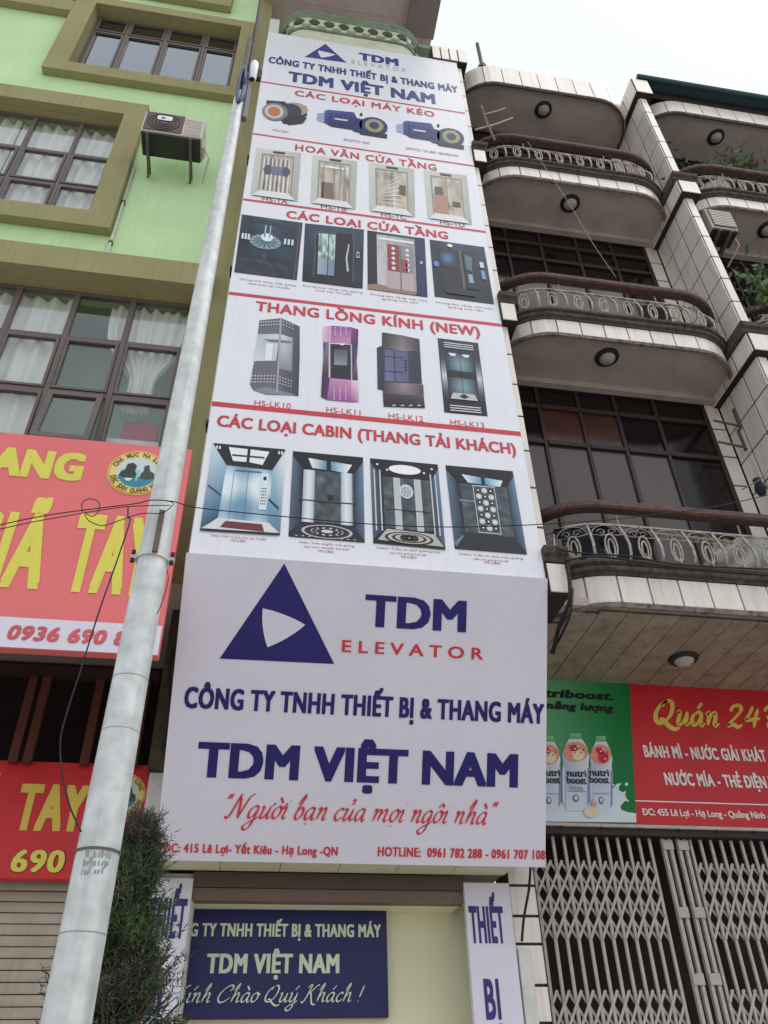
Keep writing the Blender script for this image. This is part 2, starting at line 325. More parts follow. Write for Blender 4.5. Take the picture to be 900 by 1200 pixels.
class Print:
    def __init__(s, pl): s.pl = pl; s.v = []; s.f = []; s.c = []; s.base = .002
    def poly(s, pts, col, layer=1, px=True):
        k = len(s.v); q = [s.pl.uv(*p) if px else p for p in pts]
        s.v += [s.pl.pt(a, s.base + LAYER * layer) for a in q]; s.f.append(tuple(range(k, k + len(pts))))
        if isinstance(col[0], (tuple, list)): s.c += [rgb(c) for c in col]
        else: s.c += [rgb(col)] * len(pts)
    def quad(s, pts, px=True): q = [s.pl.uv(*p) if px else p for p in pts]; return q      # TL TR BR BL
    def st(s, q, a, b):                                          # a: 0..1 left-right, b: 0..1 top-bottom
        l = [(q[0][i] * (1 - a) + q[1][i] * a) * (1 - b) + (q[3][i] * (1 - a) + q[2][i] * a) * b for i in (0, 1)]; return tuple(l)
    def p(s, q, pts, col, layer=2): s.poly([s.st(q, *t) for t in pts], col, layer, px=False)
    def r(s, q, a0, b0, a1, b1, col, layer=2): s.p(q, [(a0, b0), (a1, b0), (a1, b1), (a0, b1)], col, layer)
    def ell(s, q, a, b, ra, rb, col, layer=3, n=18): s.p(q, [(a + ra * math.cos(2 * math.pi * i / n), b + rb * math.sin(2 * math.pi * i / n)) for i in range(n)], col, layer)
    def grid(s, q, fn, nx=14, ny=18, layer=1, box=(0, 0, 1, 1)):
        k = len(s.v)
        for j in range(ny + 1):
            for i in range(nx + 1):
                a = box[0] + (box[2] - box[0]) * i / nx; b = box[1] + (box[3] - box[1]) * j / ny
                s.v.append(s.pl.pt(s.st(q, a, b), s.base + LAYER * layer)); s.c.append(rgb([max(0, min(255, t)) for t in fn(i / nx, j / ny)]))
        for j in range(ny):
            for i in range(nx):
                a = k + j * (nx + 1) + i; s.f.append((a, a + 1, a + nx + 2, a + nx + 1))
    def build(s, name, parent, label=None):
        pw = wloc(parent); me = bpy.data.meshes.new(name); me.from_pydata([v - pw for v in s.v], [], s.f)
        ca = me.color_attributes.new('Col', 'FLOAT_COLOR', 'POINT')
        for i, c in enumerate(s.c): ca.data[i].color = c
        me.materials.append(M['print']); o = bpy.data.objects.new(name, me); COL.objects.link(o); o.parent = parent; o['wl'] = list(pw)
        if label: o['label'] = label
        return o
def lerp(a, b, t): return tuple(a[i] + (b[i] - a[i]) * t for i in range(3))
def nz(a, b, k=1., seed=0.): return mnoise.noise((a * k, b * k, seed))

# a brush-script alphabet: strokes in units of the x-height
def crom(p, n=6, closed=False):
    out = []; N = len(p)
    rng = range(N if closed else N - 1)
    for i in rng:
        if closed: P = [p[(i + k - 1) % N] for k in range(4)]
        else: P = [p[max(0, i - 1)], p[i], p[i + 1], p[min(N - 1, i + 2)]]
        for k in range(n):
            t = k / n
            out.append(tuple(.5 * ((2 * P[1][d]) + (-P[0][d] + P[2][d]) * t + (2 * P[0][d] - 5 * P[1][d] + 4 * P[2][d] - P[3][d]) * t * t + (-P[0][d] + 3 * P[1][d] - 3 * P[2][d] + P[3][d]) * t ** 3) for d in (0, 1)))
    out.append(p[0] if closed else p[-1]); return out
nh = [(.18, .45), (.38, .9), (.56, .98), (.62, .7), (.6, .2), (.7, 0), (.9, .18)]
us = [[(0, .82), (.12, 1), (.16, .7), (.12, .2), (.26, 0), (.46, .2), (.62, .65)], [(.66, 1), (.62, .3), (.72, 0), (.92, .18)]]
ab = [(.64, .85), (.42, 1), (.14, .75), (.06, .35), (.2, 0), (.46, .18), (.64, .65)]
GL = {
 'n': (.92, [[(0, .8), (.12, 1), (.2, .85), (.16, 0)], nh]),
 'h': (.92, [[(.02, 1.2), (.3, 2.0), (.34, 1.7), (.18, .9), (.12, 0)], nh]),
 'm': (1.38, [[(0, .8), (.12, 1), (.2, .85), (.16, 0)], [(.18, .45), (.38, .9), (.54, .95), (.58, .6), (.56, 0)], [(.58, .45), (.8, .9), (.98, .98), (1.04, .7), (1.02, .2), (1.12, 0), (1.34, .18)]]),
 'a': (.9, [ab, [(.66, 1), (.62, .4), (.68, .05), (.78, 0), (.92, .15)]]),
 'o': (.76, [[(.36, 1), (.1, .75), (.07, .3), (.28, 0), (.55, .25), (.6, .7), (.44, 1), (.36, 1)], [(.5, .95), (.76, .8)]]),
 'u': (.92, us), 'i': (.42, [[(0, .82), (.12, 1), (.16, .7), (.12, .2), (.24, 0), (.44, .18)]]),
 'g': (.88, [ab, [(.66, 1), (.62, -.1), (.5, -.75), (.22, -.95), (.02, -.7), (.3, -.35), (.7, -.1), (.92, .15)]]),
 'y': (.9, [us[0], [(.66, 1), (.62, -.1), (.5, -.75), (.22, -.95), (.02, -.7), (.3, -.35), (.7, -.1), (.92, .15)]]),
 'b': (.8, [[(.02, 1.2), (.3, 2.0), (.34, 1.7), (.16, .8), (.14, .2), (.32, 0), (.58, .25), (.62, .7), (.46, .98), (.2, .7)]]),
 'c': (.66, [[(.56, .8), (.46, 1), (.18, .8), (.06, .35), (.26, 0), (.48, .08), (.66, .3)]]),
 'N': (1.5, [[(-.15, .15), (.0, -.05), (.18, .2), (.4, 1.75), (.48, 1.85)], [(.42, 1.8), (.62, 1.2), (.8, .3), (.9, -.05)], [(.88, 0), (1.05, 1.1), (1.2, 1.75), (1.5, 2.0)]]),
 'K': (1.25, [[(.1, 1.5), (.3, 1.85), (.42, 1.7), (.25, .6), (.05, -.05), (-.15, .05)], [(1.15, 1.8), (.95, 1.75), (.5, 1.1), (.3, .9)], [(.35, .92), (.55, .9), (.75, .3), (1.0, -.25), (1.35, -.3)]]),
 'C': (1.3, [[(.95, 1.2), (1.15, 1.45), (1.05, 1.8), (.7, 1.75), (.25, 1.2), (.08, .5), (.35, .0), (.8, .1), (1.2, .55)]]),
 'Q': (1.4, [[(.75, 1.8), (.35, 1.5), (.08, .8), (.18, .15), (.6, .05), (1.0, .6), (1.1, 1.3), (.95, 1.75), (.6, 1.7), (.4, 1.3)], [(.35, .25), (.6, .25), (1.0, -.2), (1.4, -.4), (1.7, -.25)]]),
 '2': (1.1, [[(.15, 1.2), (.3, 1.6), (.7, 1.7), (.85, 1.35), (.55, .8), (.05, .1), (.4, .15), (.7, 0), (1.0, .2)]]),
 '4': (1.1, [[(.5, 1.7), (.3, 1.1), (.1, .6), (.4, .6), (1.0, .75)], [(.85, 1.5), (.7, .8), (.6, 0)]]),
 '7': (1.1, [[(.15, 1.3), (.3, 1.65), (.6, 1.55), (1.1, 1.75), (.8, 1.1), (.5, .5), (.4, 0)], [(.3, .8), (.9, .9)]]),
 '!': (.5, [[(.3, 1.8), (.2, .9), (.15, .5)], [(.1, .06), (.13, 0)]]), ' ': (.5, []),
 '"': (.5, [[(.1, 1.9), (.05, 1.5)], [(.3, 1.95), (.25, 1.55)]]),
}
ACC = {'acute': [[(.35, 1.3), (.62, 1.75)]], 'grave': [[(.2, 1.75), (.5, 1.3)]], 'dot': [[(.32, -.34), (.36, -.4)]], 'hook': [[(.25, 1.6), (.45, 1.75), (.5, 1.5), (.35, 1.25)]],
       'circ': [[(.12, 1.25), (.36, 1.6), (.56, 1.25)]], 'horn': [[(.62, .95), (.86, 1.15), (.84, 1.3)]], 'tit': [[(.24, 1.45), (.28, 1.5)]]}
SP = {'ư': 'u horn', 'ờ': 'o horn grave', 'i': 'i tit', 'ạ': 'a dot', 'ủ': 'u hook', 'ọ': 'o dot', 'ô': 'o circ', 'à': 'a grave', 'í': 'i acute', 'ý': 'y acute', 'á': 'a acute'}
def script(parent, pl, s, p0, p1, xh, m, w0=.05, w1=.1, slant=.38, off=.004, name='letter'):
    pen = 0; glyphs = []
    for ch in s:
        d = SP.get(ch, ch).split(' ') if ch != ' ' else [' ']
        adv, st = GL[d[0]]
        glyphs.append([[(x + pen, y) for x, y in q] for q in st + [t for a in d[1:] for t in ACC[a]]])
        pen += adv + (.04 if ch != ' ' else 0)
    a = pl.uv(*p0); b = pl.uv(*p1); h = pl.uv(p0[0], p0[1] - xh)[1] - a[1]; k = (b[0] - a[0]) / pen; vm = (a[1] + b[1]) / 2; si = 0
    for strokes in glyphs:
        if not strokes: continue
        mb = MB()
        for q in strokes:
            si += 1; c = crom(q, 5); vs = []; c = [(x * k + slant * y * h, y * h) for x, y in c]
            for i, (x, y) in enumerate(c):
                x2, y2 = c[min(i + 1, len(c) - 1)]; x1, y1 = c[max(i - 1, 0)]; dx, dy = x2 - x1, y2 - y1; L = math.hypot(dx, dy) or 1
                hw = h * (w0 + w1 * abs(math.sin(math.atan2(dy, dx) - math.radians(35)))) * .8
                taper = min(1, .35 + i / 3, .35 + (len(c) - 1 - i) / 3) if len(c) > 7 else 1
                nx, ny = -dy / L * hw * taper, dx / L * hw * taper; o2 = off + (si % 5) * .0011
                vs += [pl.pt((a[0] + x + nx, vm + y + ny), o2), pl.pt((a[0] + x - nx, vm + y - ny), o2)]
            mb.add(vs, [(2 * i, 2 * i + 1, 2 * i + 3, 2 * i + 2) for i in range(len(c) - 1)])
        mb.build(name, m, parent, fix=False)

# ================================================================== ground
structure(MB().box(-300, 300, -300, 300, -.35, -.3).build('ground', M['paving']))
structure(MB().box(-60, 60, -9, .6, -.3, -.14).build('road', M['asphalt']))
structure(MB().box(-60, 60, .75, 7.7, -.3, 0).build('pavement', M['paving']))
structure(MB().box(-60, 60, .6, .746, -.3, .004).build('kerb', M['kerb']))
for i in range(12):
    structure(MB().box(-33 + i * 6, -30 + i * 6, -4.3, -4.15, -.139, -.135).build('road_marking', M['line']))

# ================================================================== green building on the left
gb = thing('green_building', (-3.4, 6.33, 0), 'light green rendered building with olive window surrounds and brown window frames', 'building')
WY = 6.33
HA = (-3.61, -1.16, 14.72, 16.95); HB = (-5.1, -2.55, 10.9, 13.4); HC = (-4.95, -1.08, 7.0, 9.56); HD = (-2.9, -1.6, 18.1, 19.8); HE = (-6.5, -4.3, 16.9, 18.8)
holes_wall(-7.5, -.93, 5.75, 22, WY, .3, [HA, HB, HC, HD, HE]).build('wall', M['green'], gb)
MB().box(-.928, -.69, WY - .05, WY + .3, 5.75, 22).build('corner_band', M['olive'], gb)
MB().box(-7.5, -.69, WY + .302, 9.6, 5.72, 5.95).build('overhang_slab', M['slab'], gb)
MB().box(-7.5, -.7, 9.5, 9.6, 5.96, 22).build('rear_wall', M['room_green'], gb)
MB().box(-7.5, -.69, 6.64, 9.6, 22, 22.3).build('roof', M['slab'], gb)
MB().box(-.9, -.7, 6.64, 9.48, 5.96, 22).build('side_wall', M['slab'], gb)
MB().box(-7.4, -.92, 6.66, 9.4, 9.87, 9.895).build('ceiling', mat('pale_green_ceiling', (196, 224, 196), .9), gb)
MB().box(-7.4, -.92, 7.2, 7.22, 5.97, 9.85).build('inner_wall', mat('pale_green_inner_wall', (186, 216, 188), .9), gb)
for z in (9.9, 14.0, 17.4):
    MB().box(-7.5, -.91, 6.64, 9.48, z, z + .12).build('floor_slab', M['darkroom'], gb)
def surround(h, xo0, xo1, zo0, zo1, y0=6.2):
    b = holes_wall(xo0, xo1, zo0, zo1, y0, .125, [h])
    return b.build('window_surround', M['olive'], gb)
def win_grid(h, xs, zs, y=6.42, fw=.055, glassm='glass', skip=(), fd=.06):
    r = MB(); a = WY - .004
    r.box(h[0] + .001, h[0] + .014, a, y - .001, h[2], h[3]).box(h[1] - .014, h[1] - .001, a, y - .001, h[2], h[3]).box(h[0] + .015, h[1] - .015, a, y - .001, h[3] - .014, h[3] - .001).box(h[0] + .015, h[1] - .015, a, y - .001, h[2] + .001, h[2] + .014)
    r.build('window_reveal', M['olive'], gb)
    w = MB()
    w.box(h[0], h[1], y, y + fd, h[3] - fw, h[3]).box(h[0], h[1], y, y + fd, h[2], h[2] + fw)
    w.box(h[0], h[0] + fw, y, y + fd, h[2] + fw, h[3] - fw).box(h[1] - fw, h[1], y, y + fd, h[2] + fw, h[3] - fw)
    wo = w.build('window', M['frame'], gb)
    X = [h[0] + fw / 2] + xs + [h[1] - fw / 2]; Z = [h[2] + fw / 2] + zs + [h[3] - fw / 2]
    for x in xs: MB().bbox(x - fw / 2, x + fw / 2, y - .012, y + fd - .01, h[2] + fw, h[3] - fw).build('mullion', M['frame'], wo)
    for i in range(len(X) - 1):
        for j, z in enumerate(zs): MB().bbox(X[i] + fw / 2, X[i + 1] - fw / 2, y - .008, y + fd - .012, z - fw / 2, z + fw / 2).build('transom', M['frame'], wo)
    for i in range(len(X) - 1):
        for j in range(len(Z) - 1):
            if (i, j) in skip: continue
            x0, x1, z0, z1 = X[i] + fw / 2, X[i + 1] - fw / 2, Z[j] + fw / 2, Z[j + 1] - fw / 2
            if j < len(Z) - 2 or glassm == 'skyglass':             # an opening sash inside the grid
                s = .035
                sh = holes_wall(x0 + .004, x1 - .004, z0 + .004, z1 - .004, y - .02, .05, [(x0 + s, x1 - s, z0 + s, z1 - s)]).build('sash', M['frame'], wo)
                x0 += s; x1 -= s; z0 += s; z1 -= s
            MB().box(x0, x1, y + .012, y + .018, z0, z1).build('pane', M[glassm], wo)
    return wo
def curtain(wo, x0, x1, z0, z1, y=6.62, amp=.035, gather=None, folds=7):
    y = 6.54
    b = MB(); nx, nzz = folds * 8, 10; vs = []
    for j in range(nzz + 1):
        t = j / nzz; z = z1 + (z0 - z1) * t
        for i in range(nx + 1):
            u = i / nx; x = x0 + (x1 - x0) * u
            if gather: gx, gt = gather; k = 1 - .72 * math.exp(-((t - gt) / .28) ** 2) if t < gt else .28 + .25 * (t - gt); x = gx + (x - gx) * k
            vs.append((x, y + amp * math.sin(u * folds * 2 * math.pi + t * .8) + .012 * math.sin(u * 31 + 3 * t), z))
    b.add(vs, [(j * (nx + 1) + i, j * (nx + 1) + i + 1, (j + 1) * (nx + 1) + i + 1, (j + 1) * (nx + 1) + i) for j in range(nzz) for i in range(nx)])
    return b.build('curtain', M['curtain'], wo, smooth=True, fix=False)
surround(HA, -3.94, -.95, 14.44, 17.2); MB().box(-7.5, -3.945, 6.2, WY - .002, 16.5, 16.88).build('olive_band', M['olive'], gb)
surround(HB, -5.4, -2.25, 10.58, 13.75); surround(HD, -3.2, -1.42, 17.72, 20.1)
surround(HE, -6.8, -4.0, 16.9, 19.1)
MB().box(-5.2, -.91, 6.12, WY - .002, 9.56, 9.97).build('window_ledge', M['olive'], gb)
MB().box(-1.07, -.94, 6.22, WY - .002, 6.9, 9.55).build('window_jamb', M['olive'], gb)
wa = win_grid(HA, [-3.04, -2.4, -1.75], [16.38], glassm='skyglass')
wb = win_grid(HB, [-4.42, -3.79, -3.15], [11.72, 12.5])
curtain(wb, -5.08, -4.0, 10.9, 13.4, folds=6); curtain(wb, -3.98, -2.57, 10.9, 13.35, folds=8)
wc = win_grid(HC, [-4.34, -3.71, -3.08, -2.43, -1.79], [7.88, 8.74], skip=[(4, 0)], fw=.065)
curtain(wc, -4.9, -4.0, 7.0, 9.5, folds=5); curtain(wc, -3.6, -2.46, 7.0, 9.5, folds=6)
curtain(wc, -2.05, -1.1, 7.78, 9.5, folds=7, gather=(-1.5, .75), amp=.03)
win_grid(HD, [-2.25], [19.2], glassm='skyglass'); win_grid(HE, [-5.4], [18.2], glassm='skyglass')
# the tilted awning sash
s = MB(); w0, w1, zt, zb = -2.39, -1.83, 7.83, 7.07; ang = math.radians(9)
def hinge(x, d, y=0): return (x, 6.39 - math.sin(ang) * d + y * math.cos(ang), zt - math.cos(ang) * d - y * math.sin(ang))
def barh(b, x0, x1, d0, d1, y0=-.03, y1=.02):
    b.add([hinge(x0, d0, y0), hinge(x1, d0, y0), hinge(x1, d0, y1), hinge(x0, d0, y1), hinge(x0, d1, y0), hinge(x1, d1, y0), hinge(x1, d1, y1), hinge(x0, d1, y1)],
          [(0, 3, 2, 1), (4, 5, 6, 7), (0, 1, 5, 4), (1, 2, 6, 5), (2, 3, 7, 6), (3, 0, 4, 7)])
H = zt - zb
for a in ((w0, w1, 0, .06), (w0, w1, H - .06, H), (w0, w0 + .06, .06, H - .06), (w1 - .06, w1, .06, H - .06)): barh(s, *a)
s.build('open_sash', M['frame'], wc)
g = MB(); barh(g, w0 + .06, w1 - .06, .06, H - .06, -.004, .002); g.build('pane', M['glass'], wc)
# things behind the glass
o = MB(); o.box(-1.62, -1.26, 6.62, 6.72, 7.3, 7.72); tag(o.build('red_bag', mat('red_plastic', (190, 40, 62), .5)), 'crimson bag standing behind the lowest right pane of the curtained window', 'bag')
o = MB(); o.box(-1.74, -1.2, 6.5, 6.54, 7.0, 7.36); tag(o.build('white_box', mat('pale_box', (214, 220, 220), .6, var=.2)), 'white printed carton against the lowest right pane of the curtained window', 'carton')
o = MB()
for k in range(5):
    c = Vector((-3.2 + k * .17, 6.75, 7.35 + .08 * math.sin(k * 2)))
    o.lathe([(0, -.18), (.12, -.14), (.15, 0), (.1, .13), (0, .16)], c, 9)
tag(o.build('blue_blanket', mat('blue_blanket_cloth', (92, 112, 138), .9, var=.3, scale=9), smooth=True), 'crumpled blue grey bedding heaped inside the curtained window', 'bedding')
# ground floor of the green building
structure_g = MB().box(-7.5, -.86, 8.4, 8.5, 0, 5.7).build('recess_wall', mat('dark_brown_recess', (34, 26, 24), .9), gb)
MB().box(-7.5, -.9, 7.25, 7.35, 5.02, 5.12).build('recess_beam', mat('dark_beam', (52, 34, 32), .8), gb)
for x in (-2.78, -2.66, -2.07, -1.95, -1.47, -1.05): MB().box(x, x + .075, 7.27, 7.33, 4.2, 5.016).build('recess_post', M['woodpost'], gb)
MB().box(-.86, -.69, 7.1, 9.4, 4.125, 5.7).build('party_wall', mat('shaded_olive_wall', (80, 76, 58), .9, var=.2, dirt=(40, 36, 30)), gb)  # olive darkened in its base colour for the shade below the overhang

rs = thing('roller_shutter', (-2.3, 7.62, 0), 'closed grey roller shutter below the lower red shop sign', 'shutter')
me = MB().prism([(.006, .002), (-.006, .004), (-.011, .02), (-.012, .045), (-.009, .07), (-.004, .078), (.006, .08)], -1.75, 1.4).mesh('slat', M['shutter'])
for i in range(44): inst('slat', me, rs, (-2.3, 7.62, i * .083))
MB().box(-4.1, -.865, 7.5, 7.9, 3.66, 4.2).build('shutter_box', M['dark'], rs)
MB().box(-.92, -.866, 7.56, 7.66, 0, 3.655).build('guide_rail', M['dark'], rs)

# drain pipe and its wall clips
dp = thing('drain_pipe', (-2.2, 6.29, 9.98), 'thin grey drain pipe running down the green wall beside the olive window surround', 'pipe')
MB().tube([(-2.215, 6.29, 12.3), (-2.215, 6.29, 9.99)], .016).build('pipe', M['zinc'], dp)
for z in (10.4, 11.3): MB().box(-2.24, -2.19, 6.268, 6.325, z, z + .03).build('clip', M['rust'], dp)

# air conditioners
def aircon(loc, w, h, d, label, logo=True):
    x, y, z = loc; t = thing('air_conditioner', loc, label, 'air conditioner', 'outdoor air conditioning units')
    MB().bbox(x, x + w, y, y + d, z + .01, z + h, .015).build('casing', M['acwhite'], t)
    MB().box(x + .02, x + w - .02, y + .01, y + d - .01, z - .035, z + .008).build('base_tray', M['acdark'], t)
    g = MB().box(x + .03, x + w * .66 if logo else x + w - .03, y - .012, y - .002, z + .04, z + h - .03).build('fan_grille', M['acgrille'], t)
    cx, cz = x + w * .345, z + h * .5; R = h * .4
    for k in range(4 if logo else 0):
        MB().tube([(cx + R * (.3 + .23 * k) * math.cos(a * math.pi / 10), y - .016, cz + R * (.3 + .23 * k) * math.sin(a * math.pi / 10)) for a in range(21)], .004, 4).build('grille_ring', M['dark'], g)
    for k in range(9):
        zz = z + .05 + k * (h - .1) / 9
        MB().box(x + w * .69 if logo else x + .03, x + w - .03, y - .01 if logo else y - .03, y + .004, zz, zz + (h - .1) / 20).build('louvre', M['acwhite'], t)
    if logo:
        MB().add([(cx + .1 * math.copysign(abs(math.cos(a)) ** .4, math.cos(a)), y - .0205, cz + .1 + .06 * math.copysign(abs(math.sin(a)) ** .4, math.sin(a))) for a in [2 * math.pi * i / 20 for i in range(20)]], [tuple(range(20))]).build('badge', M['vinyl'], t, fix=False)
        MB().add([(cx - .05, y - .022, cz + .07), (cx, y - .022, cz + .07), (cx + .01, y - .022, cz + .11), (cx - .04, y - .022, cz + .13)], [(0, 1, 2, 3)]).build('badge_mark', mat('blue_mark', (60, 110, 180), .5), t, fix=False)
    for bx in (x + .08, x + w - .16):
        b = MB().box(bx, bx + .035, y - .01, y + d + .24, z - .075, z - .038).box(bx, bx + .03, y + d + .2, y + d + .22, z - .2, z - .08)
        b.tube([(bx + .017, y + .02, z - .07), (bx + .017, y + d + .2, z - .18)], .016, 5); b.build('bracket', M['rust'], t)
    c = MB().box(x + w, x + w + .03, y + d * .4, y + d * .9, z + .03, z + h * .45); c.tube([(x + w + .02, y + d * .5, z + .1), (x + w + .1, y + d * .7, z - .05), (x + w + .02, y + d + .2, z - .2)], .014, 6)
    c.build('valve_cover', M['acwhite'], t); return t
aircon((-2.09, 5.72, 12.13), .8, .52, .34, 'aged white outdoor air conditioner with brown grille on the green wall')
aircon((6.2, 5.95, 12.14), .42, .5, .3, 'small white louvred air conditioner hung beside the tiled pier', logo=False)

# ================================================================== building behind the tall sign
cb = thing('narrow_building', (1, 6.1, 0), 'narrow building with green curved parapet hidden behind the tall elevator sign', 'building')
MB().box(-.685, 2.24, 6.08, 9.5, 5.6, 16.3).build('wall', M['white'], cb)
MB().box(-.685, 2.24, 7.42, 9.5, 3.62, 5.59).build('first_floor_wall', M['cream'], cb)
# curved parapet
def par_path(off=0):
    pts = []; x0, x1, yf, r = -.44, 2.0, 5.95, .43
    for i in range(9): a = math.pi - i * math.pi / 16; pts.append((x0 + r + (r + off) * math.cos(a), yf + r - (r + off) * math.sin(a)))
    for i in range(1, 14): pts.append((x0 + r + (x1 - x0 - 2 * r) * i / 14, yf - off))
    for i in range(9): a = math.pi / 2 - i * math.pi / 16; pts.append((x1 - r + (r + off) * math.cos(a), yf + r - (r + off) * math.sin(a)))
    return [(x0 - off, 6.6)] + pts + [(x1 + off, 6.6)]
def par_sweep(prof):
    b = MB(); paths = [par_path(o) for o, z in prof]; n = len(prof)
    for k in range(len(paths[0])): b.v += [Vector((paths[i][k][0], paths[i][k][1], prof[i][1])) for i in range(n)]
    for k in range(len(paths[0]) - 1):
        for i in range(n): a = k * n + i; c = k * n + (i + 1) % n; b.f.append((a, c, c + n, a + n))
    return b
par_sweep([(0, 16.076), (0, 16.634), (-.12, 16.634), (-.12, 16.076)]).build('balcony_wall', M['parapet_w'], cb)
par_sweep([(.0, 16.655), (.025, 16.66), (.03, 16.685), (.0, 16.7), (-.12, 16.7), (-.12, 16.655)]).build('lower_moulding', M['parapet'], cb)
par_sweep([(.005, 16.705), (.005, 17.12), (-.1, 17.12), (-.1, 16.705)]).build('balustrade_back', M['parapet_w'], cb)
par_sweep([(.0, 17.125), (.03, 17.15), (.03, 17.2), (.01, 17.21), (.05, 17.25), (.05, 17.32), (-.14, 17.34), (-.14, 17.125)]).build('coping', M['parapet'], cb)
ros = MB().lathe([(.001, -.075), (.05, -.07), (.09, -.05), (.105, -.02), (.105, .03)], (0, 0, 0), 12, axis='y').mesh('rosette', mat('dark_green_rosette', (78, 98, 70), .7, var=.3, scale=15), smooth=True)
pyr = MB().add([(-.075, -.09, -.2), (.075, -.09, -.2), (.016, -.03, .06), (-.016, -.03, .06), (-.075, .02, -.2), (.075, .02, -.2), (.016, .02, .06), (-.016, .02, .06)], [(0, 1, 2, 3), (1, 5, 6, 2), (4, 0, 3, 7), (3, 2, 6, 7), (0, 4, 5, 1)]).mesh('baluster_foot', M['parapet_w'])
pp = par_path(-.02)
L = [0]
for i in range(1, len(pp)): L.append(L[-1] + math.dist(pp[i], pp[i - 1]))
def on_par(s):
    s = min(s, L[-1])
    for i in range(1, len(pp)):
        if s <= L[i]:
            t = (s - L[i - 1]) / (L[i] - L[i - 1]); a, b = pp[i - 1], pp[i]; return (a[0] + (b[0] - a[0]) * t, a[1] + (b[1] - a[1]) * t, math.atan2(b[1] - a[1], b[0] - a[0]))
for k in range(13):
    x, y, a = on_par(.45 + k * .259)
    inst('rosette', ros, cb, (x, y, 16.945), rz=a)
    x, y, a = on_par(.45 + k * .259 + .13); inst('baluster_foot', pyr, cb, (x, y, 16.91), rz=a)
MB().box(-.9, 1.86, 6.2, 9.4, 18.4, 18.5).build('roof_soffit', M['slab'], cb)
MB().box(-.9, 2.4, 3.6, 6.196, 18.4, 18.5).build('roof_canopy', M['slab'], cb)
MB().box(1.85, 2.4, 3.6, 6.4, 18.25, 18.398).build('roof_beam', mat('grey_beam', (128, 120, 118), .9), cb)
MB().box(-.9, 2.4, 3.6, 9.4, 18.505, 18.9).build('roof_fascia', M['slab'], cb)
MB().box(2.0, 2.4, 6.15, 6.4, 17.2, 17.32).build('roof_ledge', M['parapet'], cb)
MB().box(-.66, -.5, 5.93, 6.3, 16.08, 16.8).build('white_post', M['white'], cb)
# shop front below the sign
MB().box(-.8, 2.35, 7.9, 8.0, 0, 3.6).build('shop_wall', M['cream'], cb)
for i in range(6): MB().box(-.66 + i * .5, -.66 + i * .5 + .494, 6.95, 7.36, 3.36, 3.4).build('soffit_panel', M['soffit2'], cb)
MB().box(-.66, 2.38, 6.93, 7.9, 3.41, 3.6).build('soffit_slab', M['slab'], cb)
MB().box(-.38, 1.96, 7.4, 7.52, 3.24, 3.36).build('shutter_box_upper', M['beam'], cb)
MB().box(-.38, 1.96, 7.42, 7.55, 3.14, 3.236).build('shutter_box_lower', mat('pale_brown_box', (120, 104, 92), .6), cb)
MB().box(-.38, 1.96, 7.56, 7.9, 3.15, 3.2).build('shop_ceiling', M['cream'], cb)
MB().box(-.84, -.36, 7.44, 7.9, 0, 3.35).build('left_pier', M['white'], cb)
MB().box(-.845, -.655, 7.2, 7.43, 3.3, 4.12).build('white_block', M['white'], cb)

def rect_prism(poly, x0, x1): return MB().prism(poly, x0, x1)
# ---- vertical banners
def banner(x0, x1, label, txts):
    t = thing('vertical_banner', ((x0 + x1) / 2, 7.38, .4), label, 'banner', 'white vertical shop banners')
    MB().bbox(x0, x1, 7.37, 7.43, .4, 3.3, .004).build('banner_panel', M['vinyl2'], t)
    pl = VP(7.37)
    for s_, a, b, c in txts: letter(t, pl, s_, a, b, c, M['purple'], bold=.06, off=.003)
banner(1.96, 2.375, 'white banner with purple words standing at the right of the shop opening', [('THIẾT', (552, 1105.5), (593, 1105.5), 43.5), ('BỊ', (570, 1195), (588.5, 1195), 48)])
banner(-.76, -.375, 'white banner with purple words partly hidden behind the dark conifer', [('THIẾT', (170, 1100), (215, 1100), 47), ('BỊ', (165, 1190), (187, 1190), 48)])

# ---- navy sign inside the shop
ns = thing('navy_shop_sign', (.3, 7.85, 2.2), 'navy blue sign with pale lettering on the cream wall inside the shop', 'sign')
pl = VP(7.8); a = pl.uv(452.8, 1066); b = pl.uv(455.5, 1192)
MB().bbox(-.78, a[0], 7.8, 7.89, b[1], a[1], .006).build('sign_board', mat('navy_board', (30, 28, 92), .4, var=.1), ns)
letter(ns, pl, 'CÔNG TY TNHH THIẾT BỊ & THANG MÁY', (190, 1095.5), (446.5, 1100), 15.5, M['cream_txt'], bold=.055)
letter(ns, pl, 'TDM VIỆT NAM', (241, 1139.5), (397.5, 1141.7), 23, M['cream_txt'], bold=.055)
script(ns, pl, 'Kính Chào Quý Khách !', (201, 1172), (424, 1176.5), 11, M['cream_txt'], .05, .09)

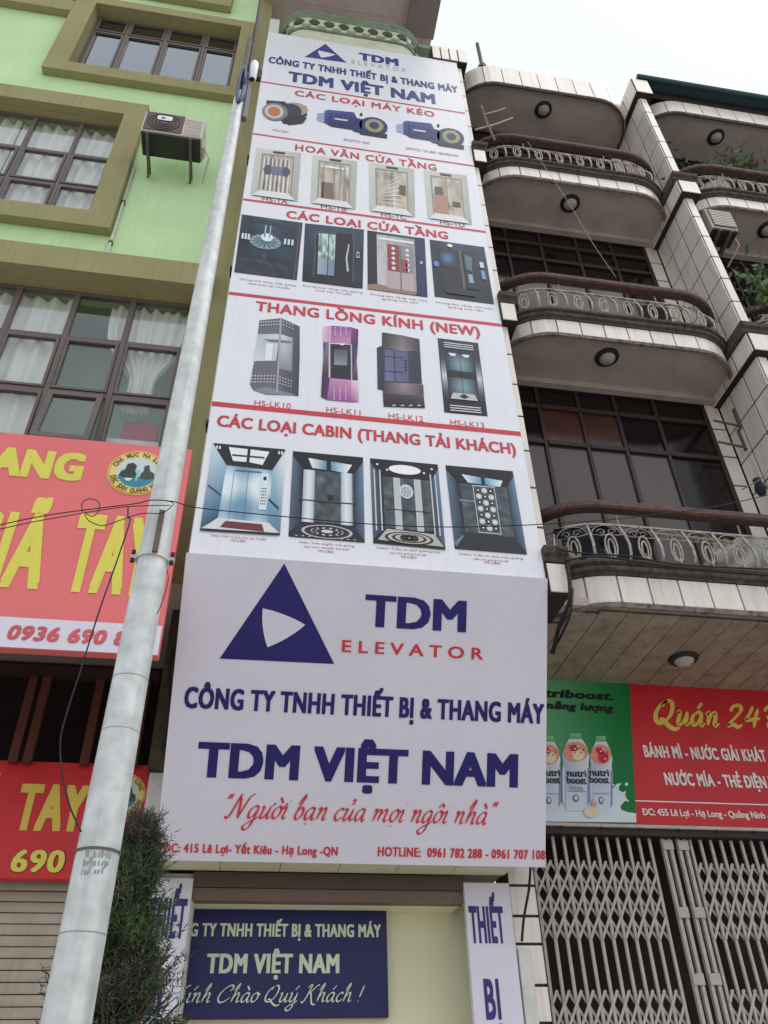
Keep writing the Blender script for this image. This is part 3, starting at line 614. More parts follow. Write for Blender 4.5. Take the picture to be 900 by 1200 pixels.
# ================================================================== tall sign
SY = 5.84
ts = thing('tall_elevator_sign', (.95, SY, 5.5), 'very tall white sign of elevator pictures in red ruled rows above the large logo box', 'sign')
pl = VP(SY); XL, XR, ZT, ZB = -.65, 2.553, 16.03, 5.53
MB().bbox(XL, XR, SY, SY + .07, ZB, ZT, .004).build('sign_board', M['vinyl'], ts)
for z in (7.1, 9.6, 12.1, 14.6): MB().box(XL - .03, XL - .002, SY + .02, SY + .16, z, z + .05).build('mounting_bracket', M['dark'], ts)
for (y0, y1, th) in ((97.3, 131, .018), (157.9, 193.6, .018), (233.6, 272, .022), (343.2, 381.6, .026), (472.4, 509.2, .032)):
    xa = {97.3: 305, 157.9: 297, 233.6: 284.3, 343.2: 267.4, 472.4: 247.6}[y0]; z = (pl.uv(xa, y0)[1] + pl.uv({131: 543.5, 193.6: 555.6, 272: 569.8, 381.6: 588.4, 509.2: 610.8}[y1], y1)[1]) / 2
    MB().add([(XL + .004, SY - .003, z - th), (XR - .004, SY - .003, z - th), (XR - .004, SY - .003, z + th), (XL + .004, SY - .003, z + th)], [(0, 1, 2, 3)]).build('red_rule', M['red_print'], ts, fix=False)
def logo(parent, pl, out, inn, mo, mi, off=.003):
    MB().add([pl.pt(pl.uv(*p), off) for p in out], [(0, 1, 2)]).build('triangle_emblem', mo, parent, fix=False)
    q = [pl.uv(*p) for p in inn]; vs = []; cx = sum(p[0] for p in q) / 3; cy = sum(p[1] for p in q) / 3
    for i in range(3):
        a, b = q[i], q[(i + 1) % 3]
        for k in range(8):
            t = k / 8; bx, by = a[0] + (b[0] - a[0]) * t, a[1] + (b[1] - a[1]) * t; f = 1 + .34 * math.sin(math.pi * t) * (.5)
            vs.append(pl.pt((cx + (bx - cx) * f, cy + (by - cy) * f), off + .002))
    MB().add(vs, [tuple(range(len(vs)))]).build('emblem_centre', mi, parent, fix=False)
logo(ts, pl, [(381.3, 51.6), (357.2, 66.8), (406.2, 73.6)], [(373, 59.5), (376.5, 68), (393, 64.5)], M['navy2'], M['vinyl'])
letter(ts, pl, 'TDM', (420.5, 71.2), (467.2, 76.5), 8.2, M['navy2'], .06, space=1.15)
letter(ts, pl, 'ELEVATOR', (412, 76), (476, 83.3), 4.2, M['faint'], .0, space=1.6)
letter(ts, pl, 'CÔNG TY TNHH THIẾT BỊ & THANG MÁY', (314, 75), (536.7, 107.6), 7.4, M['navy2'], .05)
letter(ts, pl, 'TDM VIỆT NAM', (337, 96.6), (510.4, 120.6), 11.5, M['navy2'], .065)
letter(ts, pl, 'CÁC LOẠI MÁY KÉO', (345, 113.4), (509.3, 136), 6.2, M['red_print'], .025, space=1.15)
letter(ts, pl, 'HOA VĂN CỬA TẦNG', (345.4, 177.5), (511.8, 199), 7.2, M['red_print'], .025, space=1.15)
letter(ts, pl, 'CÁC LOẠI CỬA TẦNG', (335, 256), (525.3, 280), 8.6, M['red_print'], .032, space=1.1)
letter(ts, pl, 'THANG LỒNG KÍNH (NEW)', (299, 364), (563, 394.5), 11, M['red_print'], .032, space=1.08)
letter(ts, pl, 'CÁC LOẠI CABIN (THANG TẢI KHÁCH)', (253.4, 500.5), (605, 531.5), 13, M['red_print'], .032, space=1.05)
# captions
tiny = mat('dark_red_small_print', (150, 80, 92), .5)
for s_, a, b, c in (('MG1201', (319.8, 153.8), (337.6, 156), 2.4), ('EMOTO 500', (403, 165.5), (433, 169), 2.6), ('EMOTO 130 (BIG GEARBOX)', (476, 175.5), (537, 184), 2.6),
                    ('HS-1A', (307, 235), (337, 239.5), 5), ('HS-1B', (376, 244), (406, 248.5), 5), ('HS-1C', (446.4, 253.5), (476.3, 258), 5), ('HS-1D', (516, 262.5), (545, 267), 5),
                    ('HS-LK10', (297.9, 474.6), (340.5, 479.6), 6.2), ('HS-LK11', (382.3, 483), (422.4, 487.5), 6.4), ('HS-LK12', (455.4, 490), (496.3, 495), 6.4), ('HS-LK13', (528, 497.8), (567.7, 502.6), 6.4),
                    ('Phòng chờ thang, trần gương', (282, 329), (347, 334.8), 1.8), ('vách inox sọc nhuyễn', (290, 333.8), (340, 338.3), 1.8), ('Khung bao rộng, cửa gương', (355, 336.5), (425, 343.2), 1.8), ('inox sọc nhuyễn', (370, 341.6), (412, 345.6), 1.8),
                    ('Khung bao rộng, cửa inox', (434, 346.5), (501, 353), 1.8), ('gương hoa văn', (448, 351.6), (490, 355.8), 1.8), ('Khung bao rộng, cửa inox', (511, 356), (578, 362.2), 1.8), ('gương hoa văn', (525, 361), (566, 365), 1.8),
                    ('Cabin: Trần và vách inox sọc nhuyễn', (247, 628.6), (312, 633.3), 2.2), ('HS-CB01', (271, 634.4), (288, 635.8), 2.6),
                    ('Cabin: Trần và giữa vách gương', (350, 636.5), (415, 641), 2.2), ('sọc inox nhuyễn hai bên', (356, 641.5), (409, 645.2), 2.2), ('HS-CB02', (373, 647), (391, 648.4), 2.6),
                    ('Cabin: Trần và vách gương hoa', (441, 643), (516, 648.4), 2.2), ('sọc inox gương hoa văn', (457, 648.6), (500, 651.8), 2.2), ('HS-CB03', (470, 653.8), (488, 655), 2.6),
                    ('Cabin: Trần và vách inox gương', (538, 650.2), (613, 655.8), 2.2), ('viền inox gương hoa văn', (555, 656), (596, 659), 2.2), ('HS-CB04', (568, 660.4), (586, 661.8), 2.6)):
    letter(ts, pl, s_, a, b, c, tiny if s_.startswith('HS-CB') or 'LK' not in s_ else M['redtxt'], .0, name='caption')

# ---- pictures on the tall sign
def pic(label): return Print(pl), label
# motors
P = Print(pl); d = (42, 44, 52)
Pq = P.quad([(307, 116), (362, 122), (360, 150), (304, 144)])
P.p(Pq, [(.35, .05), (.95, .1), (.98, .5), (.8, .85), (.5, .95), (.35, .6)], (52, 54, 66), 1); P.ell(Pq, .72, .28, .27, .27, (176, 160, 132), 2); P.ell(Pq, .62, .4, .24, .32, (58, 60, 76), 3)
P.ell(Pq, .3, .5, .27, .37, (128, 130, 140), 4); P.ell(Pq, .28, .5, .2, .29, (206, 200, 200), 5); P.ell(Pq, .28, .5, .13, .2, (196, 120, 84), 6); P.p(Pq, [(.5, .7), (.98, .6), (.9, .85), (.6, .98)], (46, 48, 60), 5); P.p(Pq, [(.1, .05), (.5, .02), (.5, .12), (.1, .2)], (60, 62, 72), 3)
P.build('motor_picture', ts, 'printed picture of a round traction motor with a copper centre')
for q4, nm in (([(372, 126), (457, 137), (455, 163), (371, 150)], 'first'), ([(464, 139), (546, 150), (545, 176), (465, 163)], 'second')):
    P = Print(pl); q = P.quad(q4); bl = (40, 58, 128)
    P.p(q, [(0, .3), (.12, .2), (.12, .75), (0, .65)], (160, 172, 200), 1); P.p(q, [(.1, .12), (.16, .05), (.5, .02), (.55, .3), (.55, .85), (.2, .85), (.1, .7)], [(66, 88, 160), (66, 88, 160), bl, bl, (26, 38, 90), (26, 38, 90), bl], 2)
    for k in range(5): P.r(q, .17 + k * .07, .22, .2 + k * .07, .7, (28, 42, 100), 3)
    P.p(q, [(.5, .25), (.62, .3), (.62, .95), (.5, .9)], (30, 44, 104), 3); P.ell(q, .78, .55, .2, .42, (34, 48, 106), 3); P.ell(q, .79, .52, .13, .3, (160, 158, 116), 4); P.ell(q, .79, .52, .07, .16, (52, 60, 96), 5)
    P.r(q, .6, .82, .98, 1.0, (36, 40, 60), 4); P.r(q, .24, .42, .42, .5, (200, 210, 230), 4); P.ell(q, .6, .08, .02, .08, (60, 60, 70), 3)
    P.build('motor_picture', ts, f'printed picture of the {nm} blue geared motor')
# row of etched doors
def door_etched(q4, kind):
    P = Print(pl); q = P.quad(q4)
    P.grid(q, lambda a, b: lerp((214, 216, 208), (172, 174, 168), a * .5 + .4 * b + .25 * nz(a, b, 4, kind)), 10, 12, 1)
    P.r(q, .14, .1, .86, .96, (150, 150, 146), 2)
    P.grid(q, lambda a, b: lerp(lerp((216, 216, 208), (186, 164, 140), .5 + .9 * nz(a * 2, b, 3, kind + 3)), (88, 84, 80), max(0, .75 * nz(a, b * .7, 5, kind + 9))), 16, 16, 3, (.17, .14, .83, .96))
    P.r(q, .495, .14, .505, .96, (90, 90, 88), 4); P.r(q, .38, .03, .64, .075, (60, 60, 62), 3)
    if kind == 0:
        for k in range(13): x = .2 + k * .046; P.r(q, x, .2, x + .018, .9, (92, 96, 120) if k % 2 else (246, 248, 252), 5)
        P.ell(q, .5, .45, .3, .09, (120, 124, 150), 6); P.ell(q, .3, .45, .08, .1, (86, 88, 110), 7); P.ell(q, .7, .45, .08, .1, (86, 88, 110), 7)
    elif kind == 1:
        for x in (.25, .62, .72): P.r(q, x, .18, x + .02, .95, (150, 146, 138), 5)
        P.r(q, .2, .2, .8, .24, (246, 246, 244), 5); P.r(q, .22, .55, .48, .93, (128, 110, 98), 5)
    elif kind == 2:
        for k in range(7): P.p(q, [(.2, .5 + .05 * k), (.22, .49 + .05 * k), (.7, .2 + .1 * k), (.7, .22 + .1 * k)], (244, 240, 232), 5)
        P.r(q, .66, .4, .8, .6, (96, 90, 84), 6)
    else:
        P.r(q, .2, .5, .48, .92, (184, 140, 120), 5); P.r(q, .22, .34, .4, .5, (90, 96, 90), 6); P.r(q, .6, .6, .78, .7, (80, 80, 78), 6)
    P.p(q, [(.04, 1), (.17, .885), (.8, .885), (.95, 1)], (232, 232, 236), 8)
    P.build('door_picture', ts, ['printed picture of an etched bamboo lift door', 'printed picture of a mirrored steel lift door', 'printed picture of a lift door with curved lines', 'printed picture of a lift door with a warm reflection'][kind])
for k, q4 in enumerate(([(300.3, 173.5), (352.9, 179.6), (348.5, 236.5), (293.5, 229)], [(366.4, 181.7), (418.7, 189.2), (416.5, 246), (363.6, 238.3)], [(432.2, 190.5), (485.2, 198.2), (486.3, 255), (432.9, 247.5)], [(496.2, 199), (546.7, 206), (553, 263.6), (501.2, 256.4)])): door_etched(q4, k)
# row of dark hall pictures
def hall(q4, kind):
    P = Print(pl); q = P.quad(q4)
    P.grid(q, lambda a, b: lerp((58, 84, 106), (24, 32, 48), min(1, .15 + b * .55 + .5 * abs(a - .5) + .5 * nz(a, b, 3, kind))), 14, 14, 1)
    if kind == 0:
        P.r(q, 0, .72, 1, 1, (30, 38, 54), 2); P.grid(q, lambda a, b: lerp((40, 48, 66), (92, 100, 118), max(0, nz(a * 3, b, 4, 2))), 16, 6, 3, (0, .74, 1, 1))
        P.r(q, .94, .05, .97, 1, (92, 78, 92), 4); P.p(q, [(.1, .02), (.9, .1), (.95, .16), (.2, .1)], (48, 62, 80), 2)
        P.ell(q, .43, .44, .26, .13, (120, 148, 162), 4); P.ell(q, .43, .44, .19, .09, (84, 112, 130), 5); P.ell(q, .45, .36, .1, .07, (238, 246, 248), 6)
        for k in range(14): a = k * math.pi / 7; P.p(q, [(.43 + .05 * math.cos(a), .44 + .03 * math.sin(a)), (.43 + .24 * math.cos(a), .44 + .12 * math.sin(a)), (.43 + .24 * math.cos(a + .1), .44 + .12 * math.sin(a + .1))], (190, 212, 220), 7)
        P.r(q, .4, .15, .42, .36, (190, 206, 216), 6); P.r(q, .48, .15, .5, .36, (170, 190, 204), 6)
        for x in (.04, .09, .14, .73, .79, .85): P.r(q, x, .34, x + .035, .44, (216, 226, 236), 5)
        P.r(q, .4, .62, .48, .85, (50, 66, 84), 5)
    elif kind == 1:
        P.r(q, .17, .12, .85, 1, (70, 82, 96), 2); P.r(q, .2, .2, .82, .92, (26, 30, 40), 3)
        P.grid(q, lambda a, b: lerp((226, 236, 240), (84, 128, 110), min(1, abs(nz(a, b, 4, 7)) * 2.2)) if b < .6 else lerp((160, 178, 196), (120, 138, 160), a), 10, 14, 4, (.24, .16, .52, .86))
        P.r(q, .4, .15, .415, .86, (60, 70, 80), 5); P.r(q, .54, .12, .8, .92, (24, 26, 36), 5)
        P.p(q, [(.74, .3), (.76, .3), (.73, .55), (.76, .75), (.73, .78), (.7, .55)], (190, 196, 206), 6); P.r(q, .88, .42, .93, .52, (206, 212, 220), 6); P.r(q, .89, .44, .92, .5, (30, 34, 40), 7)
        P.r(q, .05, .92, .95, 1, (26, 34, 46), 5)
    elif kind == 2:
        P.r(q, .84, 0, 1, 1, (32, 48, 92), 2); P.r(q, 0, 0, .16, .95, (24, 32, 50), 2); P.grid(q, lambda a, b: lerp((214, 208, 210), (138, 132, 142), a * .6 + .6 * abs(nz(a, b, 5))), 10, 12, 3, (.16, .05, .82, .96))
        P.r(q, .34, .2, .54, .66, (148, 62, 74), 5); P.r(q, .58, .2, .78, .66, (150, 140, 150), 5); P.r(q, .34, .66, .78, .95, (186, 172, 176), 5); P.r(q, .55, .2, .57, .95, (110, 104, 112), 6)
        for k in range(5): P.ell(q, .44, .27 + k * .085, .035, .028, (236, 220, 224), 6, 8); P.ell(q, .68, .27 + k * .085, .035, .028, (226, 226, 232), 6, 8)
        P.r(q, .58, .44, .68, .66, (160, 70, 84), 6); P.p(q, [(0, .93), (.16, .9), (.8, .96), (.8, 1), (0, 1)], (150, 128, 112), 4); P.r(q, .2, .1, .8, .14, (240, 240, 244), 5); P.r(q, .9, .42, .94, .47, (180, 190, 220), 4)
    else:
        P.p(q, [(.12, .12), (.5, .14), (.55, .9), (.14, .9)], (34, 40, 54), 2); P.grid(q, lambda a, b: lerp((96, 150, 184), (28, 40, 66), min(1, math.hypot(a - .4, b - .45) * 2)), 12, 10, 3, (.15, .16, .5, .48))
        P.r(q, .5, .12, .55, .85, (110, 88, 88), 4); P.r(q, .57, .16, .78, .8, (34, 44, 62), 4); P.p(q, [(.6, .2), (.74, .24), (.7, .5), (.6, .45)], (92, 120, 136), 5); P.r(q, .86, .3, .93, .4, (214, 222, 232), 5); P.r(q, .86, .45, .93, .6, (120, 160, 200), 5)
        P.ell(q, .36, .07, .05, .03, (250, 246, 220), 5); P.ell(q, .08, .44, .05, .05, (110, 130, 220), 5); P.r(q, .2, .82, .7, .92, (52, 46, 54), 5); P.r(q, .62, .55, .7, .7, (150, 170, 190), 6)
    P.build('hall_picture', ts, ['printed picture of a hall with a chandelier', 'printed picture of a dark lift door opening on daylight', 'printed picture of a red and silver lift door', 'printed picture of a dark lift lobby with blue light'][kind])
for k, q4 in enumerate(([(283.5, 251.4), (354.7, 261.3), (347.7, 328.4), (274.6, 319.1)], [(357.5, 261.8), (426.5, 269.2), (425, 338.5), (354, 329.7)], [(430.4, 270.2), (497.6, 279.8), (501, 348.7), (430.9, 339)], [(503.3, 280.9), (567.3, 289.8), (579, 357), (509.4, 347.8)])): hall(q4, k)
# glass lifts: traced shells
def z10(a, b): return (280 + a * .17778, 365 + b * .17778)
def z12(a, b): return (430 + a * .17778, 380 + b * .17778)
P = Print(pl); g1, g2 = (112, 112, 124), (84, 84, 96)
P.poly([z10(*p) for p in [(135, 60), (280, 45), (280, 140), (250, 540), (180, 548), (95, 520), (72, 480), (100, 330), (125, 150)]], g1, 1)
P.poly([z10(*p) for p in [(280, 45), (400, 100), (400, 300), (392, 560), (250, 540), (262, 300)]], [g1, g2, (66, 66, 78), (66, 66, 78), g1, g1], 1)
P.poly([z10(*p) for p in [(125, 152), (268, 150), (245, 328), (100, 330)]], [(190, 198, 210), (214, 222, 230), (200, 206, 220), (222, 226, 234)], 2)
P.poly([z10(*p) for p in [(278, 152), (355, 178), (350, 400), (262, 380)]], [(220, 226, 234), (170, 176, 190), (130, 134, 156), (140, 144, 166)], 2)
P.poly([z10(*p) for p in [(160, 185), (270, 190), (350, 200), (345, 212), (210, 205)]], (120, 126, 140), 3); P.poly([z10(*p) for p in [(180, 215), (225, 215), (215, 325), (170, 325)]], (236, 240, 246), 3)
P.poly([z10(*p) for p in [(270, 45), (284, 45), (256, 540), (244, 540)]], (178, 172, 176), 4); P.poly([z10(*p) for p in [(95, 520), (180, 500), (385, 555), (180, 548)]], (140, 142, 150), 3)
for r_ in range(3):
    for k in range(8): P.poly([z10(x, y) for x, y in [(84 + k * 21 - r_ * 3, 424 + r_ * 20), (94 + k * 21 - r_ * 3, 424 + r_ * 20), (92 + k * 21 - r_ * 3, 432 + r_ * 20), (82 + k * 21 - r_ * 3, 432 + r_ * 20)]], (214, 216, 222), 4)
    for k in range(5): P.poly([z10(x, y) for x, y in [(268 + k * 18, 432 + k * 6 + r_ * 20), (277 + k * 18, 434 + k * 6 + r_ * 20), (275 + k * 18, 442 + k * 6 + r_ * 20), (266 + k * 18, 440 + k * 6 + r_ * 20)]], (190, 192, 200), 4)
for r_ in range(2):
    for k in range(8): P.poly([z10(x, y) for x, y in [(142 + k * 17, 72 - k + r_ * 20), (151 + k * 17, 71 - k + r_ * 20), (149 + k * 17, 79 - k + r_ * 20), (140 + k * 17, 80 - k + r_ * 20)]], (206, 208, 216), 4)
    for k in range(4): P.poly([z10(x, y) for x, y in [(290 + k * 20, 66 + k * 8 + r_ * 20), (299 + k * 20, 69 + k * 8 + r_ * 20), (297 + k * 20, 77 + k * 8 + r_ * 20), (288 + k * 20, 74 + k * 8 + r_ * 20)]], (190, 192, 200), 4)
P.build('glass_lift_picture', ts, 'printed picture of a grey octagonal glass lift car')
P = Print(pl); pu, pd, pk = (150, 82, 156), (94, 52, 104), (208, 148, 190)
P.poly([z10(*p) for p in [(555, 100), (612, 95), (605, 205), (552, 205)]], [(232, 200, 220), pk, pk, (220, 190, 212)], 1); P.poly([z10(*p) for p in [(612, 95), (740, 105), (738, 215), (605, 205)]], [pu, pu, pk, (196, 130, 190)], 1); P.poly([z10(*p) for p in [(740, 105), (787, 120), (783, 232), (738, 222)]], [pu, pd, (60, 40, 80), pd], 1)
P.poly([z10(*p) for p in [(555, 205), (600, 205), (600, 440), (548, 430), (556, 300)]], [(60, 50, 70), (150, 130, 170), (60, 50, 66), (50, 40, 56), (110, 100, 140)], 2); P.poly([z10(*p) for p in [(600, 215), (738, 222), (740, 455), (600, 440)]], [(40, 38, 48), (60, 60, 70), (44, 44, 54), (60, 64, 74)], 2)
P.poly([z10(*p) for p in [(625, 250), (715, 255), (712, 360), (628, 355)]], [(80, 82, 98), (90, 92, 104), (140, 148, 160), (150, 156, 168)], 3); P.poly([z10(*p) for p in [(600, 375), (740, 380), (740, 455), (600, 440)]], (42, 46, 52), 3); P.poly([z10(*p) for p in [(738, 222), (783, 232), (776, 330), (784, 455), (740, 460)]], [(60, 50, 80), (90, 80, 120), (120, 110, 150), (60, 50, 70), (70, 60, 80)], 2)
P.poly([z10(*p) for p in [(592, 130), (602, 130), (602, 440), (590, 440)]], (216, 196, 216), 4); P.poly([z10(*p) for p in [(736, 220), (744, 220), (746, 455), (738, 455)]], (210, 190, 210), 4); P.poly([z10(*p) for p in [(640, 212), (680, 228), (712, 216)]], (250, 246, 250), 4)
P.poly([z10(*p) for p in [(548, 425), (600, 430), (580, 585), (540, 565)]], [(60, 44, 80), pd, pd, (70, 40, 84)], 3); P.poly([z10(*p) for p in [(600, 435), (740, 455), (738, 600), (580, 585)]], [pk, (222, 150, 190), pu, pu], 3); P.poly([z10(*p) for p in [(740, 455), (785, 458), (788, 598), (738, 600)]], [(236, 200, 214), (240, 214, 226), (200, 130, 190), pu], 3)
for k in range(3):
    for r_ in range(5): P.poly([z10(x, y) for x, y in [(624 + k * 38, 505 + r_ * 18), (632 + k * 38, 506 + r_ * 18), (630 + k * 38, 513 + r_ * 18), (622 + k * 38, 512 + r_ * 18)]], (240, 224, 240), 4)
    for r_ in range(4): P.poly([z10(x, y) for x, y in [(630 + k * 36, 108 + r_ * 15), (639 + k * 36, 109 + r_ * 15), (638 + k * 36, 115 + r_ * 15), (629 + k * 36, 114 + r_ * 15)]], (240, 224, 240), 4)
P.build('glass_lift_picture', ts, 'printed picture of a purple glass lift car')
P = Print(pl)
P.poly([z12(*p) for p in [(65, 155), (110, 140), (115, 440), (70, 430)]], (62, 60, 72), 1)
P.poly([z12(*p) for p in [(100, 55), (230, 75), (345, 100), (350, 185), (230, 165), (98, 160)]], [(52, 50, 60), (120, 112, 120), (70, 66, 76), (64, 60, 70), (150, 132, 138), (60, 56, 66)], 2); P.poly([z12(*p) for p in [(108, 160), (350, 185), (362, 395), (112, 380)]], [(74, 74, 104), (60, 56, 84), (54, 50, 76), (84, 86, 116)], 2)
P.poly([z12(*p) for p in [(118, 170), (270, 182), (275, 385), (122, 375)]], [(104, 106, 148), (96, 96, 136), (96, 98, 138), (116, 122, 160)], 3); P.poly([z12(*p) for p in [(178, 175), (184, 175), (188, 380), (182, 380)]], (52, 52, 76), 4); P.poly([z12(*p) for p in [(118, 212), (235, 222), (235, 226), (118, 216)]], (48, 48, 70), 4); P.poly([z12(*p) for p in [(118, 308), (240, 318), (240, 323), (118, 313)]], (48, 48, 70), 4)
for y in (240, 262, 282, 300): P.poly([z12(*p) for p in [(250, y), (262, y + 1), (262, y + 10), (250, y + 9)]], (20, 20, 30), 5)
P.poly([z12(*p) for p in [(104, 382), (240, 392), (370, 400), (374, 470), (240, 458), (104, 450)]], [(58, 54, 64), (158, 140, 146), (80, 74, 84), (74, 68, 78), (140, 124, 132), (56, 52, 62)], 3); P.poly([z12(*p) for p in [(104, 454), (374, 474), (382, 555), (110, 545)]], [(66, 62, 72), (90, 84, 94), (40, 38, 46), (34, 32, 40)], 3)
for x in (180, 235, 290, 345): P.poly([z12(*p) for p in [(x - 14, 536), (x + 8, 534), (x + 10, 540), (x - 10, 543)]], (226, 222, 220), 4)
P.build('glass_lift_picture', ts, 'printed picture of a dark rounded glass lift car')
P = Print(pl); q = P.quad([z12(*p) for p in [(465, 92), (732, 125), (795, 608), (510, 582)]])
P.grid(q, lambda a, b: lerp((58, 58, 76), (30, 30, 42), b), 4, 4, 1)
for x0 in (.02, .86): P.grid(q, lambda a, b: lerp((60, 60, 80), (206, 206, 224), max(0, 1 - abs(b - .5) * 2.4)), 3, 10, 2, (x0, .22, x0 + .12, .82))
P.grid(q, lambda a, b: lerp((40, 52, 66), (150, 180, 196), max(0, math.sin(a * math.pi) * (.35 + .5 * abs(math.sin(b * 6.3))))), 10, 16, 2, (.15, .2, .85, .8)); P.grid(q, lambda a, b: (34, 40, 50), 2, 2, 3, (.18, .44, .84, .53)); P.r(q, .49, .24, .5, .75, (52, 66, 80), 4)
P.p(q, [(.22, .2), (.42, .2), (.38, .24), (.28, .24)], (226, 238, 244), 4); P.p(q, [(.55, .2), (.75, .2), (.7, .24), (.6, .24)], (226, 238, 244), 4); P.p(q, [(.25, .74), (.75, .74), (.82, .82), (.17, .82)], (196, 200, 206), 4); P.p(q, [(.5, .745), (.62, .78), (.5, .81), (.38, .78)], (50, 54, 60), 5)
for b0 in (.05, .08, .11, .9, .93, .96): P.r(q, .14, b0, .86, b0 + .014, (214, 216, 226), 4)
P.build('glass_lift_picture', ts, 'printed picture of a dark barrel shaped lift car with striped ends')
# cabins
def cabin(q4, kind):
    P = Print(pl); q = P.quad(q4); R_ = P.r; p = P.p
    if kind == 0:
        bk = (.27, .25, .8, .86)
        P.grid(q, lambda a, b: lerp((120, 158, 186), (232, 244, 250), max(0, min(1, .5 + .5 * math.sin(a * 9 + .8) * .6 + .45 * math.cos((b - .35) * 7)))), 16, 14, 2, (.2, .26, .84, .88))
        p(q, [(.0, .98), (.0, .0), (.22, .26), (.2, .86)], [(60, 96, 128), (214, 230, 240), (150, 190, 214), (50, 84, 118)], 3); p(q, [(.02, .52), (.02, .5), (.2, .6), (.2, .62)], (40, 60, 84), 4)
        p(q, [(.84, .26), (1, .08), (1, .98), (.84, .86)], [(160, 196, 216), (236, 244, 250), (96, 130, 160), (110, 150, 180)], 3); p(q, [(.82, .6), (.96, .7), (.96, .73), (.82, .63)], (40, 60, 84), 4)
        p(q, [(.0, 0), (1, 0), (.84, .27), (.22, .25)], (44, 40, 52), 4); p(q, [(.22, .035), (.48, .04), (.48, .2), (.3, .2)], (240, 244, 246), 5); p(q, [(.52, .04), (.78, .05), (.7, .22), (.52, .2)], (240, 244, 246), 5); R_(q, .28, .12, .72, .14, (60, 60, 70), 6)
        for x in (.05, .09, .9, .94): R_(q, x, .03, x + .025, .07, (220, 224, 230), 5)
        p(q, [(.0, 1), (.2, .86), (.84, .88), (1, 1)], (226, 226, 230), 4); p(q, [(.3, .89), (.76, .9), (.8, .98), (.24, .96)], (118, 62, 66), 5); R_(q, 0, .985, 1, 1.01, (44, 48, 60), 6)
        R_(q, .7, .32, .8, .74, (226, 236, 244), 5); R_(q, .73, .36, .77, .4, (30, 36, 50), 6)
        for i in range(3):
            for j in range(6): P.ell(q, .725 + i * .025, .5 + j * .035, .008, .01, (60, 66, 80), 6, 6)
        R_(q, .35, .3, .7, .315, (84, 110, 136), 4); R_(q, .52, .31, .527, .87, (100, 140, 168), 4); R_(q, .33, .3, .337, .87, (110, 148, 176), 4)
    else:
        P.grid(q, lambda a, b: lerp((66, 88, 112), (30, 34, 44), min(1, .3 + abs(a - .5) * 1.1 + .4 * nz(a, b, 4, kind))), 12, 12, 1)
        p(q, [(0, 0), (1, 0), (.86, .22), (.16, .2)], (38, 34, 42), 2); p(q, [(.0, .06), (.14, .2), (.16, .82), (.0, .96)], [(96, 120, 140), (40, 50, 64), (40, 50, 60), (80, 96, 116)], 2); p(q, [(1, .06), (.87, .22), (.86, .84), (1, .98)], [(110, 140, 170), (50, 62, 80), (40, 50, 62), (90, 108, 130)], 2)
        P.grid(q, lambda a, b: lerp((58, 68, 76), (128, 140, 144), max(0, min(1, .3 + .7 * nz(a * 2 + b, b * 3 - a, 3, kind + 5)))), 14, 12, 3, (.17, .22, .86, .82))
        if kind == 1:
            p(q, [(.22, .07), (.48, .09), (.48, .2), (.28, .19)], [(250, 252, 252), (96, 150, 190), (90, 130, 170), (226, 240, 246)], 3); p(q, [(.54, .09), (.84, .11), (.76, .22), (.54, .2)], [(96, 150, 190), (250, 252, 252), (226, 240, 246), (90, 130, 170)], 3)
            for x in (.16, .68): P.grid(q, lambda a, b: lerp((160, 178, 196), (228, 236, 244), math.sin(a * 3.1)), 4, 3, 5, (x, .22, x + .16, .83))
            p(q, [(.02, 1), (.2, .82), (.86, .84), (1, 1)], (52, 52, 60), 4); e = .5
            for a_, b_, c_, l_ in ((.34, .075, (196, 196, 196), 5), (.3, .065, (52, 52, 60), 6), (.22, .045, (206, 206, 206), 7), (.14, .03, (52, 52, 60), 8), (.08, .018, (214, 214, 214), 9)): P.ell(q, e, .92, a_, b_, c_, l_, 20)
            for k in range(12): a = k * math.pi / 6; P.ell(q, e + .18 * math.cos(a), .92 + .037 * math.sin(a), .03, .01, (52, 52, 60), 10, 6)
            for k in range(10): P.ell(q, .1 + .085 * k, .985, .02, .006, (190, 190, 190), 6, 6)
            R_(q, .12, .575, .88, .59, (60, 60, 66), 6); R_(q, .5, .5, .58, .56, (52, 44, 44), 5)
        if kind == 2:
            P.ell(q, .5, .11, .25, .065, (60, 60, 70), 3, 24); P.ell(q, .5, .11, .235, .058, (252, 252, 252), 4, 24)
            for x in (.1, .24, .78, .9): P.ell(q, x, .07 if x in (.1, .9) else .13, .02, .012, (240, 244, 250), 4, 6)
            for x in (.32, .62): R_(q, x, .22, x + .1, .83, (196, 200, 206), 5)
            for x in (.04, .12, .86, .93): R_(q, x, .14, x + .02, .86, (206, 212, 218), 5)
            P.ell(q, .5, .38, .1, .085, (216, 226, 234), 6, 20); P.ell(q, .5, .38, .075, .063, (150, 168, 184), 7, 20)
            for k in range(8): a = k * math.pi / 4; p(q, [(.5, .38), (.5 + .07 * math.cos(a), .38 + .06 * math.sin(a)), (.5 + .07 * math.cos(a + .25), .38 + .06 * math.sin(a + .25))], (226, 232, 240), 8)
            p(q, [(.02, 1), (.2, .83), (.86, .85), (1, 1)], (190, 188, 180), 4)
            for a_, b_, c_, l_ in ((.34, .07, (46, 44, 46), 5), (.3, .06, (190, 188, 180), 6), (.24, .05, (46, 44, 46), 7), (.2, .042, (190, 188, 180), 8)): P.ell(q, .5, .92, a_, b_, c_, l_, 22)
            for k in (-1, 1): P.ell(q, .5 + k * .07, .92, .06, .035, (46, 44, 46), 9); P.ell(q, .5, .92 + k * .022, .05, .015, (46, 44, 46), 9)
            p(q, [(.0, 1), (.02, .96), (.98, .98), (1, 1.01)], (40, 40, 44), 5); R_(q, .2, .6, .84, .61, (60, 60, 66), 6)
